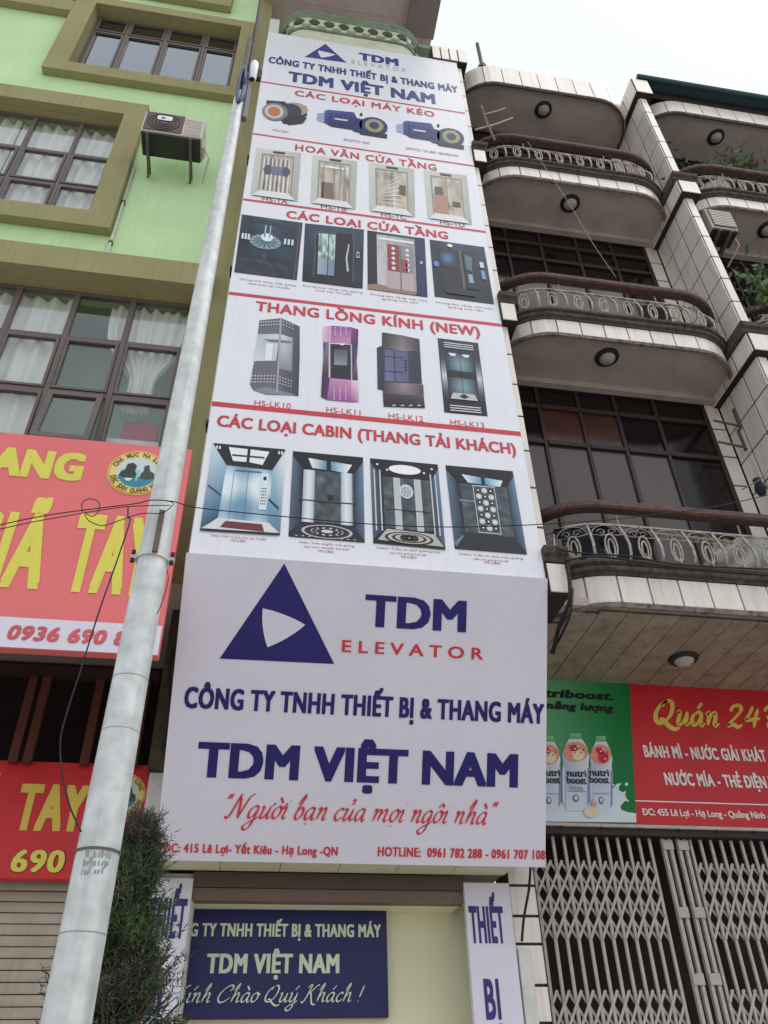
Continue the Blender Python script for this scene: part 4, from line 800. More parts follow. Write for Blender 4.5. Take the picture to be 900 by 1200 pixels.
        if kind == 3:
            p(q, [(.22, .1), (.5, .12), (.5, .21), (.3, .2)], [(236, 248, 250), (96, 160, 200), (90, 140, 180), (210, 234, 244)], 3); p(q, [(.55, .12), (.82, .14), (.76, .23), (.55, .21)], [(96, 160, 200), (236, 248, 250), (210, 234, 244), (90, 140, 180)], 3)
            R_(q, .36, .23, .68, .8, (214, 220, 226), 5); R_(q, .37, .24, .67, .79, (86, 92, 100), 6)
            for i in range(3):
                for j in range(7): P.ell(q, .43 + i * .09, .29 + j * .075, .042, .034, (206, 212, 216) if (i + j) % 2 else (60, 64, 72), 7, 10); P.ell(q, .43 + i * .09, .29 + j * .075, .014, .012, (240, 244, 246), 8, 6)
            p(q, [(.02, 1), (.18, .8), (.86, .82), (1, 1)], (50, 50, 60), 4); p(q, [(.0, .93), (.13, .84), (.14, .86), (.02, .98)], (110, 130, 156), 5); R_(q, .14, .42, .36, .44, (120, 140, 160), 4)
    P.build('cabin_picture', ts, ['printed picture of a bright brushed steel lift cabin', 'printed picture of a mirrored lift cabin with a mosaic floor', 'printed picture of a lift cabin with an oval ceiling light', 'printed picture of a dark lift cabin with a patterned back panel'][kind])
for k, q4 in enumerate(([(249.6, 519.7), (334.7, 527.3), (328, 627.2), (234.3, 621.3)], [(343.3, 529), (425.4, 536.4), (427.4, 636.2), (338, 629)], [(433.6, 537.3), (512.9, 544.7), (522, 643.9), (437.4, 636.7)], [(522, 545.5), (600.8, 552.6), (617.5, 650), (533, 643.4)])): cabin(q4, k)

# ================================================================== large logo box, leaning out over the pavement
A_, B_ = Vector((0, 5.79, 5.515)), Vector((0, 6.86, 3.31)); LEN = (A_ - B_).length
lb = thing('large_logo_sign', (.95, 6.86, 3.31), 'large white sign box with navy triangle leaning out above the shop entrance', 'sign')
vx = (A_ - B_).normalized(); pb = Plane((0, 6.86, 3.31), (1, 0, 0), vx); nn = pb.n
c1, c2 = A_ - nn * .09, B_ - nn * .09
MB().prism([(A_.y, A_.z), (B_.y, B_.z), (c2.y, c2.z), (c1.y, c1.z)], -.665, 2.545).build('sign_board', M['vinyl2'], lb)
MB().prism([(c1.y + .01, c1.z), (c2.y + .02, c2.z + .02), (7.3, 3.45), (7.3, 5.45), (6.1, 5.5)], 2.48, 2.53).build('side_panel', M['vinyl2'], lb)
MB().prism([(c1.y + .01, c1.z), (c2.y + .02, c2.z + .02), (7.3, 3.45), (7.3, 5.45), (6.1, 5.5)], -.65, -.6).build('side_panel', M['vinyl2'], lb)
logo(lb, pb, [(333.2, 660.5), (257.3, 771.8), (391.7, 778.1)], [(308, 713), (313.5, 758.4), (357.6, 732.3)], M['navy'], M['vinyl2'])
letter(lb, pb, 'TDM', (426.4, 735), (546, 740), 37.5, M['navy'], .055, space=1.05)
letter(lb, pb, 'ELEVATOR', (400.3, 764.6), (566, 772.4), 14, M['redtxt'], .03, space=1.55)
letter(lb, pb, 'CÔNG TY TNHH THIẾT BỊ & THANG MÁY', (214.7, 831), (637.5, 847), 25, M['navy'], .06)
letter(lb, pb, 'TDM VIỆT NAM', (229, 911.5), (606.7, 922), 41.5, M['navy'], .075, space=1.06)
letter(lb, pb, 'ĐC: 415 Lê Lợi- Yết Kiêu - Hạ Long -QN', (190.7, 998.4), (395.5, 1002.5), 10.4, M['redtxt'], .05)
letter(lb, pb, 'HOTLINE:  0961 782 288 - 0961 707 108', (442.4, 1003), (638.7, 1007.3), 11, M['redtxt'], .05)
script(lb, pb, '"Người bạn của mọi ngôi nhà"', (257, 957.5), (577, 966), 14.5, M['redtxt'], .045, .1)

# ================================================================== tiled building on the right
tb = thing('tiled_building', (4.3, 6.9, 0), 'cream tiled building with curved iron railed balconies and dark brown glazing', 'building')
BASES = (5.88, 9.68, 13.28); XA, XB = 2.65, 5.88; YC = 5.9; YW = 6.85
MB().box(2.56, 2.64, YC + .014, 7.2, 5.4, 15.98).build('left_column', M['grout'], tb)
MB().box(5.892, 6.02, YC + .014, 7.2, 5.4, 16.5).build('pier', M['grout'], tb)
col_l, pier = tb.children[-2], tb.children[-1]
col_l = [o for o in tb.children if o.name.startswith('left_column')][0]; pier = [o for o in tb.children if o.name.startswith('pier')][0]
col_l.name = 'tiled_column'; pier.name = 'tiled_pier'
def tile_rows():
    segs = []
    tops = [(5.41, 2.4)] + [(b - .5, (BASES[i - 1] if i else 5.4)) for i, b in enumerate(BASES)] + [(15.98, BASES[-1])]
    return tops[2:]
fr_l = {}; G = .011
def tile_box(key, w, h, d=.012, axis='x'):
    if key not in fr_l:
        b = MB()
        if axis == 'x': b.bbox(-w / 2 + G, w / 2 - G, 0, d, G, h - G, .004)
        else:
            b.bbox(-w / 2 + G, w / 2 - G, 0, d, G, h - G, .004); b.v = [Vector((v.y, -v.x, v.z)) for v in b.v]
        fr_l[key] = b.mesh('tile', M['tile'])
    return fr_l[key]
def clad(par, x0, x1, side):
    for top, bot in tile_rows():
        z = top; k = 0
        while z > bot + .02:
            h = min(.5, z - bot); n = 1 if x1 - x0 < .2 else 1
            inst('tile', tile_box(('f', round(x1 - x0, 3), round(h, 3)), x1 - x0, h), par, ((x0 + x1) / 2, YC, z - h))
            if side:
                for ya, yb in ((YC + .002, 6.24), (6.24, 6.58), (6.58, YW)):
                    inst('tile', tile_box(('s', round(yb - ya, 3), round(h, 3)), yb - ya, h, axis='y'), par, (XB, (ya + yb) / 2, z - h))
            z -= h; k += 1
    for b in list(BASES) + ([16.5] if side else []):
        top = b
        if b < 16:                                         # dark ledge stone
            MB().prism([(YC - .02, b - .17), (YC - .08, b - .15), (YC - .1, b - .1), (YC - .14, b - .08), (YC - .15, b - .02), (YC - .13, b), (YW if side else YC + .3, b), (YW if side else YC + .3, b - .17)], x0 - (.14 if side else 0), x1 + .13).build('ledge', M['moulding'], par)
            top = b - .172
        zb = b - .5
        MB().box(x0 - (.08 if side else 0), x1 + .1, YC - .085, YW if side else 6.9, zb + .004, top - .003).build('cap_block', M['grout'], par)
        w = (x1 + .1 - (x0 - (.08 if side else 0)))
        inst('tile', tile_box(('cf', round(w, 3), round(top - zb, 3)), w, top - zb), par, ((x0 - (.08 if side else 0) + x1 + .1) / 2, YC - .098, zb))
        if side:
            for ya, yb in ((YC - .085, 6.2), (6.2, 6.52), (6.52, YW)): inst('tile', tile_box(('cs', round(yb - ya, 3), round(top - zb, 3)), yb - ya, top - zb, axis='y'), par, (x0 - .094, (ya + yb) / 2, zb))
clad(col_l, 2.556, 2.652, False); clad(pier, 5.892, 6.03, True)

tcap = MB().box(2.13, 2.74, YC - .07, 6.9, 16.04, 16.52).build('cap_block', M['grout'], col_l)
for k in range(4): inst('tile', tile_box(('tc', .155, .47), .155, .47), tcap, (2.13 + .0776 + k * .1525, YC - .084, 16.045))
class Path:
    def __init__(s, x0, x1, yf=6.0, rx=.68, ry=.62, yb=6.85):
        p = [(x0, yb), (x0, yf + ry)]
        for i in range(1, 9): a = i * math.pi / 16; p.append((x0 + rx - rx * math.cos(a), yf + ry - ry * math.sin(a)))
        n = int((x1 - x0 - 2 * rx) / .1)
        for i in range(1, n): p.append((x0 + rx + (x1 - x0 - 2 * rx) * i / n, yf))
        for i in range(0, 9): a = i * math.pi / 16; p.append((x1 - rx + rx * math.sin(a), yf + ry - ry * math.cos(a)))
        p.append((x1, yb)); s.p = p; s.L = [0]
        for i in range(1, len(p)): s.L.append(s.L[-1] + math.dist(p[i], p[i - 1]))
        s.len = s.L[-1]
    def at(s, d):
        d = max(0, min(s.len, d))
        for i in range(1, len(s.p)):
            if d <= s.L[i] + 1e-9:
                t = (d - s.L[i - 1]) / (s.L[i] - s.L[i - 1]); a, b = s.p[i - 1], s.p[i]; x, y = a[0] + (b[0] - a[0]) * t, a[1] + (b[1] - a[1]) * t
                tx, ty = (b[0] - a[0]) / (s.L[i] - s.L[i - 1]), (b[1] - a[1]) / (s.L[i] - s.L[i - 1])
                if 1 < i < len(s.p) - 1:      # smooth the tangent
                    a2, b2 = s.p[max(0, i - 2)], s.p[min(len(s.p) - 1, i + 1)]; l2 = math.dist(a2, b2); tx, ty = (b2[0] - a2[0]) / l2, (b2[1] - a2[1]) / l2
                return x, y, tx, ty
        return (*s.p[-1], 0, 1)
    def sweep(s, d0, d1, prof, step=.08):
        n = max(1, int((d1 - d0) / step)); b = MB(); m = len(prof)
        for k in range(n + 1):
            x, y, tx, ty = s.at(d0 + (d1 - d0) * k / n)
            b.v += [Vector((x + ty * o, y - tx * o, z)) for o, z in prof]
        for k in range(n):
            for i in range(m): a = k * m + i; c = k * m + (i + 1) % m; b.f.append((a, c, c + m, a + m))
        b.f.append(tuple(range(m))[::-1]); b.f.append(tuple(range(n * m, n * m + m))); return b

# railing pieces, modelled once around the origin: x along the rail, -y outwards
def bal_mesh():
    b = MB(); b.tube([(0, 0, .48), (0, -.02, .42), (0, -.075, .3), (0, -.11, .18), (0, -.1, .08), (0, -.05, 0)], .015, 5); return b.mesh('baluster', M['iron'], smooth=True)
def oval_mesh():
    b = MB()
    for rx, rz, zc in ((.058, .135, .16), (.03, .1, .14)):
        b.tube([(rx * math.sin(a), -.075 - .02 * math.sin((z_ := zc + rz * math.cos(a)) * 3), z_) for a in [2 * math.pi * i / 16 for i in range(17)]], .01, 5, caps=False)
    b.tube([(0, -.1, .0), (0, -.1, .05)], .009, 5); return b.mesh('oval_ornament', M['iron'], smooth=True)
def scroll_mesh():
    b = MB()
    b.tube([(.15 * math.cos(a), -.03 - .03 * math.sin(a) * 0, .33 + .12 * math.sin(a)) for a in [math.pi * i / 10 for i in range(11)]], .006, 4)
    for sx in (-1, 1): b.tube([(sx * (.05 + (.045 - .006 * i * .6) * math.cos(i * .7)), -.04, .36 + (.04 - .003 * i) * math.sin(i * .7)) for i in range(10)], .005, 4)
    b.tube([(-.16, -.08, .3), (-.08, -.085, .285), (0, -.08, .3), (.08, -.085, .285), (.16, -.08, .3)], .005, 4); return b.mesh('scroll', M['iron'], smooth=True)
BAL, OVA, SCR = bal_mesh(), oval_mesh(), scroll_mesh()
dome = MB().lathe([(.1, -.035), (.135, -.04), (.15, -.025), (.155, 0)], (0, 0, 0), 22).mesh('light_ring', M['dark'], smooth=True)
glob = MB().lathe([(.002, -.09), (.05, -.085), (.085, -.065), (.105, -.03)], (0, 0, 0), 22).mesh('light_cover', M['lamp'], smooth=True)
def ceiling_light(par, x, y, z):
    r = inst('ceiling_light', dome, par, (x, y, z)); inst('light_cover', glob, par, (x, y, z)) if par.parent else inst('light_cover', glob, r, (x, y, z))
def balcony(base, x0, x1, th, planks=False, light=None, seed=0):
    P_ = Path(x0, x1); sl = base - .14 - th            # tile bottom
    pts = P_.p; n = len(pts); b = MB(); zt, zb = base - .13, sl + .03
    ins = [(x, y + .012) for x, y in pts]
    b.v = [Vector((x, y, zb)) for x, y in ins] + [Vector((x, y, zt)) for x, y in ins]
    b.f = [tuple(range(n))[::-1], tuple(range(n, 2 * n))] + [(i, (i + 1) % n, (i + 1) % n + n, i + n) for i in range(n)]
    bo = b.build('balcony', M['slab'], tb)
    P_.sweep(0, P_.len, [(-.02, sl - .05), (.02, sl - .05), (.03, sl - .01), (.005, sl - .002), (-.02, sl - .002)]).build('lower_edge', M['edge'], bo)
    P_.sweep(0, P_.len, [(-.03, base - .138), (.03, base - .138), (.035, base - .11), (.07, base - .1), (.075, base - .06), (.05, base - .05), (.1, base - .03), (.1, base), (-.08, base)]).build('moulding', M['moulding'], bo)
    MB().box(x0 + .01, x1 - .01, 6.75, 6.84, sl - (.07 if base > 6 else .04), sl + .025).build('rear_beam', M['slab'], bo)
    nt = int(P_.len / .295); w = P_.len / nt
    for k in range(nt):
        d0, d1 = k * w + .009, (k + 1) * w - .009; x, y, tx, ty = P_.at((d0 + d1) / 2)
        P_.sweep(d0, d1, [(-.004, sl + .004), (.013, sl + .004), (.017, sl + .008), (.017, base - .147), (.013, base - .143), (-.004, base - .143)], .1).build('tile', M['tile'], bo, loc=(x, y, sl))
    if base < 16:
        P_.sweep(.02, P_.len - .02, [(-.03, base + .645), (.07, base + .645), (.09, base + .665), (.09, base + .72), (.06, base + .75), (-.02, base + .75), (-.04, base + .72)]).build('handrail', M['handrail'], bo)
        P_.sweep(.05, P_.len - .05, [(-.01, base + .47), (.012, base + .47), (.012, base + .49), (-.01, base + .49)]).build('top_rail', M['iron'], bo)
        P_.sweep(.05, P_.len - .05, [(.03, base + .012), (.05, base + .012), (.05, base + .026), (.03, base + .026)]).build('bottom_rail', M['iron'], bo)
        nb = int(P_.len / .33); w = P_.len / nb
        for k in range(nb):
            x, y, tx, ty = P_.at((k + .2) * w); inst('baluster', BAL, bo, (x, y, base), rz=math.atan2(ty, tx), rx=0)
            x, y, tx, ty = P_.at((k + .7) * w); inst('oval_ornament', OVA, bo, (x, y, base), rz=math.atan2(ty, tx)); inst('scroll', SCR, bo, (x, y, base), rz=math.atan2(ty, tx))
        for k in range(0, nb, 4):
            x, y, tx, ty = P_.at((k + .2) * w); MB().tube([(x, y, base + .47), (x, y, base + .61)], .01, 5).build('rail_post', M['iron'], bo)
    if light: ceiling_light(bo, light[0], light[1], sl + .03)
    return bo
b1 = balcony(BASES[0], 2.66, 5.87, .3, light=None)
balcony(BASES[1], 2.66, 5.87, .25, light=(4.09, 6.3)); balcony(BASES[2], 2.66, 5.87, .25, light=(4.23, 6.33))
# roof slab of the first bay
def roofslab(x0, x1, z0, z1, yf, light):
    P_ = Path(x0, x1, yf); pts = [(x, y + .012) for x, y in P_.p]; n = len(pts); b = MB()
    b.v = [Vector((x, y, z0 + .03)) for x, y in pts] + [Vector((x, y, z1 - .02)) for x, y in pts]
    b.f = [tuple(range(n))[::-1], tuple(range(n, 2 * n))] + [(i, (i + 1) % n, (i + 1) % n + n, i + n) for i in range(n)]
    bo = b.build('roof_slab', M['slab'], tb); nt = int(P_.len / .33); w = P_.len / nt
    for k in range(nt):
        d0, d1 = k * w + .009, (k + 1) * w - .009; x, y, tx, ty = P_.at((d0 + d1) / 2)
        P_.sweep(d0, d1, [(-.004, z0), (.02, z0), (.02, z1), (-.004, z1)], .1).build('tile', M['tile'], bo, loc=(x, y, z0))
    P_.sweep(0, P_.len, [(-.03, z0 - .05), (.0, z0 - .05), (.01, z0 - .005), (-.03, z0 - .005)]).build('lower_edge', M['moulding'], bo)
    ceiling_light(bo, *light, z0 + .03); return bo
roofslab(2.66, 5.87, 15.96, 16.55, 6.02, (4.27, 6.36))
MB().box(2.2, 6.03, 6.66, 9.5, 16.0, 16.5).build('rear_roof', M['slab'], tb)
# second bay
balcony(BASES[1], 6.05, 9.3, .25, light=(7.6, 6.3)); balcony(BASES[2], 6.05, 9.3, .25, light=(7.55, 6.3)); balcony(BASES[0], 6.05, 9.3, .3)
roofslab(6.05, 9.3, 15.96, 16.33, 6.02, (7.6, 6.36))
MB().box(5.98, 9.6, 5.82, 9.2, 16.62, 16.66).build('sheet_roof', M['teal'], tb)
MB().tube([(5.95, 5.8, 16.6), (9.6, 5.8, 16.6)], .05, 8).build('gutter', M['teal'], tb)
MB().box(6.04, 9.6, 6.0, 6.02, 16.34, 16.6).build('roof_gap_shade', M['dark'], tb)  # dark strip added to stand for the shadowed gap below the sheet roof
# window walls
def glazing(x0, x1, z0, z1, cols, rows, y, kinds):
    fw = .05; w = MB(); w.box(x0, x1, y, y + .07, z1 - fw, z1).box(x0, x1, y, y + .07, z0, z0 + fw).box(x0, x0 + fw, y, y + .07, z0 + fw, z1 - fw).box(x1 - fw, x1, y, y + .07, z0 + fw, z1 - fw)
    wo = w.build('window', M['brownframe'], tb); xs = [x0 + fw / 2] + cols + [x1 - fw / 2]; zs = [z0 + fw / 2] + rows + [z1 - fw / 2]
    for x in cols: MB().bbox(x - fw / 2, x + fw / 2, y - .01, y + .06, z0 + fw, z1 - fw).build('mullion', M['brownframe'], wo)
    for i in range(len(xs) - 1):
        for z in rows: MB().bbox(xs[i] + fw / 2, xs[i + 1] - fw / 2, y - .02, y + .06, z - fw * .7, z + fw * .7).build('transom', M['brownframe'], wo)
        for j in range(len(zs) - 1):
            MB().box(xs[i] + fw / 2, xs[i + 1] - fw / 2, y + .02, y + .028, zs[j] + fw * .7, zs[j + 1] - fw * .7).build('pane', M[kinds[j][i % len(kinds[j])]], wo)
    return wo
bgk, mv, wmk = 'brownglass', 'mauveglass', 'warmglass'
glazing(2.72, 5.66, 5.9, 9.26, [3.3, 3.85, 4.36, 4.92], [8.25, 8.87], YW, [[mv, mv, mv, mv, bgk], [bgk, wmk, wmk, bgk, bgk], [bgk]])
glazing(2.72, 5.66, 9.7, 12.86, [3.3, 3.86, 4.46, 5.06], [12.1, 12.5], YW, [[bgk, bgk, bgk], [bgk], [bgk]])
glazing(2.72, 5.66, 13.3, 15.9, [3.6, 4.6], [15.2], YW, [[bgk], [bgk]])
for z0, z1 in ((5.9, 9.27), (9.7, 12.87), (13.3, 15.9)):
    n = int((z1 - z0) / .5) + 1; h = (z1 - z0) / n
    MB().box(5.665, 5.878, YW + .014, YW + .2, z0, z1).build('side_strip', M['grout'], tb); st = [o for o in tb.children if o.name.startswith('side_strip')][-1]
    for k in range(n): inst('tile', tile_box(('w', .21, round(h, 3)), .21, h), st, (5.772, YW, z0 + k * h))
for z0, z1 in ((5.9, 9.17), (9.7, 12.78), (13.3, 15.9)): glazing(6.1, 9.25, z0, z1, [7.1, 8.2], [z1 - .8], YW, [[bgk], [bgk]])
MB().box(2.3, 9.4, YW + .28, 9.5, 5.5, 16.0).build('core_wall', M['grout'], tb)
MB().box(9.3, 9.5, 5.9, 9.5, 0, 16.5).build('far_pier', M['tile'], tb)
# soffit planks over the shops
sp = MB().box(2.3, 9.3, 6.05, 9.4, 5.42, 5.5).build('shop_soffit', M['slab'], tb)
pm = MB().bbox(-.135, .135, 0, 1.5, 0, .02, .004)
P1 = Path(2.66, 5.87)
for k in range(26):
    x = 2.32 + .27 * k + .135
    if x > 9.2: break
    def front(xx):
        if xx < 2.68 or 5.86 < xx < 6.06 or xx > 9.2: return 6.7
        return (min(p[1] for p in P1.p if abs(p[0] - (xx if xx < 6 else xx - 3.39)) < .12) if True else 6)
    y0 = max(6.08, front(x) + .08)
    MB().box(x - .13, x + .13, y0, 7.52, 5.372, 5.39).build('soffit_plank', M['plank'], sp)
MB().box(2.3, 9.3, 6.7, 7.5, 5.391, 5.418).build('plank_batten', M['dark'], sp)
ceiling_light(sp, 4.34, 6.85, 5.372)
# ground floor pier beside the banner
gp = MB().box(2.385, 2.62, 7.462, 7.8, 0, 5.3).build('ground_pier', M['grout'], tb)
zs = [0, .34, .68, 1.02, 1.36, 1.7, 2.03, 2.25, 2.52, 2.83, 3.05, 3.3, 3.6, 3.9, 4.2, 4.5, 4.8, 5.1, 5.3]
for a, b in zip(zs, zs[1:]):
    inst('tile', tile_box(('g', .26, round(b - a, 3)), .26, b - a), gp, (2.52, 7.45, a))
MB().bbox(2.39, 2.5, 7.36, 7.44, 0, 2.78, .006).build('white_duct', M['white'], tb)
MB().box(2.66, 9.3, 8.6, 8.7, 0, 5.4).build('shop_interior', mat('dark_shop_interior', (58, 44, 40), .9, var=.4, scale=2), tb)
MB().box(2.3, 9.3, 7.55, 7.8, 3.85, 5.36).build('lintel', M['slab'], tb)
MB().box(2.64, 6.0, 7.52, 7.7, 3.78, 3.845).build('gate_track', M['dark'], tb)

# ---- folding gate
fg = thing('folding_gate', (4.2, 7.62, 0), 'grey steel folding lattice gate closed across the shop under the green and red sign', 'gate')
pk = MB().box(-.0125, .0125, -.012, .012, 0, 3.78).mesh('picket', M['gate']); PX = .1095
ROW = .66 / 3.5; SH = {}
def short(sgn, n):                                                 # a flat bar over n picket spacings
    k_ = (sgn, n)
    if k_ not in SH:
        y = -.022 if sgn > 0 else .018; b = MB(); a = Vector((0, y, 0)); d = Vector((sgn * PX * n, y, ROW * n)); t = (d - a).normalized(); s_ = Vector((t.z, 0, -t.x)) * .0115
        b.add([a - s_, a + s_, d + s_, d - s_] + [p + Vector((0, .005, 0)) for p in (a - s_, a + s_, d + s_, d - s_)], [(0, 3, 2, 1), (4, 5, 6, 7), (0, 1, 5, 4), (1, 2, 6, 5), (2, 3, 7, 6), (3, 0, 4, 7)]); SH[k_] = b.mesh('lattice_bar', M['gate'])
    return SH[k_]
x = 2.72; xs = []
while x < 9.2: xs.append(x); x += PX
gap = (4.03, 4.33)
left = [x for x in xs if x < gap[0]]; right = [gap[1] + .02 + k * PX for k in range(15)]
for grp in (left, right):
    for i, x in enumerate(grp):
        inst('picket', pk, fg, (x, 7.62, 0))
        n_ = len(grp) - 1
        for zb in (2.9, 1.84, .78):
            if i < n_: inst('lattice_bar', short(1, min(3.5, n_ - i)), fg, (x, 7.62, zb))
            if i > 0: inst('lattice_bar', short(-1, min(3.5, i)), fg, (x, 7.62, zb))
            if i == 0: [inst('lattice_bar', short(1, 3.5 - r_), fg, (x, 7.62, zb + ROW * r_)) for r_ in (1, 2, 3)]
            if i == n_: [inst('lattice_bar', short(-1, 3.5 - r_), fg, (x, 7.62, zb + ROW * r_)) for r_ in (1, 2, 3)]
for x in (4.06, 4.13, 4.22, 4.29): MB().box(x - .016, x + .016, 7.6, 7.64, 0, 3.78).build('lock_stile', M['gate'], fg)
for zc in (3.72, 3.12, 2.58, 2.05, 1.1):
    for x in (4.095, 4.255): MB().box(x - .055, x + .055, 7.585, 7.598, zc - .045, zc + .045).build('hinge_plate', M['gate'], fg)

# ---- green and red shop sign
gs = thing('green_red_shop_sign', (4.3, 7.5, 3.86), 'green and red cafe sign with drink bottles above the folding gate', 'sign')
ZA, ZC = 5.33, 3.88; YS = 7.5
pl2 = VP(YS); tl = pl2.uv(640, 790.5); bl = pl2.uv(640, 963.5); zt, zb = tl[1], bl[1]
MB().bbox(2.3, 6.6, YS, YS + .05, zb, zt, .004).build('sign_board', M['redboard'], gs)
MB().box(2.28, 6.62, YS - .012, YS + .06, zb - .03, zb - .002).build('lower_frame', M['gate'], gs); MB().box(2.28, 6.62, YS - .012, YS + .06, zt + .002, zt + .025).build('upper_frame', M['gate'], gs)
P = Print(pl2)
gx0 = pl2.uv(738.3, 800)[0]; gx1 = pl2.uv(745, 963)[0]
q = [(2.31, zt - .006), (gx0, zt - .006), (gx1, zb + .006), (2.31, zb + .006)]
P.grid(q, lambda a, b: lerp((150, 204, 160), (10, 112, 50), min(1, max(0, a * 1.25 - .3) + b * .3)), 12, 10, 1)
def z8(a, b): return (640 + a * .13333, 860 + b * .13333)
P.poly([z8(*p) for p in [(-60, 640), (180, 600), (400, 600), (570, 500), (620, 440), (660, 435), (635, 470), (640, 500), (690, 520), (700, 560), (730, 600), (690, 590), (650, 640), (660, 670), (720, 690), (790, 700), (790, 780), (-60, 770)]], (214, 222, 232), 2)
for c_ in ((705, 443, 15), (692, 515, 10), (592, 450, 8)): P.poly([z8(c_[0] + c_[2] * math.cos(a), c_[1] + c_[2] * math.sin(a)) for a in [k * math.pi / 5 for k in range(10)]], (220, 226, 234), 2)
for dx, fr, w in ((-235, (214, 84, 76), .9), (0, (190, 60, 66), 1.05), (225, (214, 40, 66), .86)):
    def bz(x, y): return z8(255 + dx + (x - 255) * w, 330 + (y - 330) * (.95 + .05 * w) + (20 if dx else 0))
    P.poly([bz(*p) for p in [(205, 0), (300, 0), (305, 60), (200, 60)]], [(120, 190, 130), (150, 206, 150), (90, 170, 100), (80, 160, 96)], 3 + (dx == 0))
    P.poly([bz(*p) for p in [(200, 50), (310, 50), (350, 120), (370, 200), (362, 270), (375, 330), (375, 600), (340, 680), (180, 680), (145, 600), (140, 330), (150, 270), (140, 180), (165, 110)]], [(226, 226, 230)] * 5 + [(206, 216, 232)] * 4 + [(170, 186, 214)] * 5, 4 + 3 * (dx == 0))
    P.poly([bz(255 + 105 * math.cos(a), 165 + 88 * math.sin(a)) for a in [k * math.pi / 9 for k in range(18)]], [fr, (226, 150, 130)] * 9, 5 + 3 * (dx == 0))
    P.poly([bz(275 + 55 * math.cos(a), 190 + 50 * math.sin(a)) for a in [k * math.pi / 7 for k in range(14)]], (228, 220, 184) if dx <= 0 else (196, 34, 60), 6 + 3 * (dx == 0))
    P.poly([bz(*p) for p in [(150, 300), (172, 300), (176, 640), (150, 600)]], [(236, 240, 246), (150, 170, 206), (140, 160, 200), (226, 232, 240)], 5 + 3 * (dx == 0)); P.poly([bz(*p) for p in [(352, 300), (372, 300), (372, 600), (350, 640)]], [(150, 168, 200), (110, 130, 176), (100, 120, 170), (150, 168, 200)], 5 + 3 * (dx == 0))
    for k in range(9): P.poly([bz(205 + (k * 47) % 120 + 9 * math.cos(a), 110 + (k * 29) % 110 + 8 * math.sin(a)) for a in [j * math.pi / 3 for j in range(6)]], ((230, 90, 80), (244, 226, 200), (150, 40, 50))[k % 3], 7 + 3 * (dx == 0))
    P.poly([bz(*p) for p in [(180, 505), (340, 510), (340, 514), (180, 509)]], (90, 140, 120), 7 + 3 * (dx == 0))
    P.poly([bz(240 + 40 * math.cos(a), 130 + 30 * math.sin(a)) for a in [k * math.pi / 5 for k in range(10)]], fr, 6 + 3 * (dx == 0))
    P.poly([bz(255 + 28 * math.cos(a), 570 + 34 * math.sin(a)) for a in [k * math.pi / 7 for k in range(14)]], (96, 120, 120), 5 + 3 * (dx == 0)); P.poly([bz(258 + 15 * math.cos(a), 566 + 20 * math.sin(a)) for a in [k * math.pi / 7 for k in range(14)]], (206, 216, 220), 6 + 3 * (dx == 0))
P.poly([z8(390 + 65 * math.cos(a), 690 + 50 * math.sin(a)) for a in [k * math.pi / 7 for k in range(14)]], (226, 208, 178), 12); P.poly([z8(*p) for p in [(400, 570), (440, 620), (420, 660), (395, 640)]], (206, 160, 150), 13)
P.build('drink_picture', gs, 'printed picture of three drink bottles and a milk splash')
for dx, yb, sc in ((-182, 360, .8), (0, 0, 1), (205, 0, 1.02)):
    y0 = 380 if dx == 0 else 372
    o_ = .024 if dx == 0 else .018
    l, r = (180, 350) if dx == 0 else ((380, 552) if dx > 0 else (-45, 122))
    letter(gs, pl2, 'nutri', z8(l, y0), z8(r, y0 + 6), 8.3, M['black'], .03, off=o_); letter(gs, pl2, 'boost', z8(l, y0 + 62), z8(r, y0 + 68), 8.3, M['black'], .03, off=o_)
letter(gs, pl2, 'bits', z8(210, 500), z8(320, 504), 6.2, mat('grey_green_print', (120, 160, 150), .5), .0, off=.024)
letter(gs, pl2, 'nutriboost.', (615, 817.6), (719.8, 819.5), 10, M['black'], .1, shear=.25, slim=1.5); letter(gs, pl2, 'thêm', (590, 828.8), (632, 830.4), 8.6, M['black'], .1, shear=.25, slim=1.5); letter(gs, pl2, 'năng lượng', (640, 830.8), (720, 834.6), 8.8, M['black'], .1, shear=.25, slim=1.5)
script(gs, pl2, 'Quán 247', (766, 848.5), (912, 853), 15, M['yellow2'], .1, .17, slant=.36)
letter(gs, pl2, 'BÁNH MÌ - NƯỚC GIẢI KHÁT CÁC LOẠI', (755.5, 886.5), (951, 896), 14, M['white_txt'], .06); letter(gs, pl2, 'NƯỚC MÍA - THẺ ĐIỆN THOẠI', (780, 919), (938, 926.5), 14.5, M['white_txt'], .06)
letter(gs, pl2, 'ĐC: 455 Lê Lợi - Hạ Long - Quảng Ninh - ĐT:', (753, 955), (918, 960.5), 8, M['white_txt'], .045)
zr = pl2.uv(745, 938.5)[1]; MB().add([(gx1 + .0, YS - .003, zr - .006), (6.58, YS - .003, zr - .006), (6.58, YS - .003, zr + .006), (gx1, YS - .003, zr + .006)], [(0, 1, 2, 3)]).build('white_rule', M['white_txt'], gs, fix=False)
lab = MB()
for k in range(9): MB().tube([(2.6 + k * .4, YS - .004, zb - .016), (2.6 + k * .4, YS + .02, zb - .05)], .012, 6).build('fixing_bolt', M['dark'], gs)

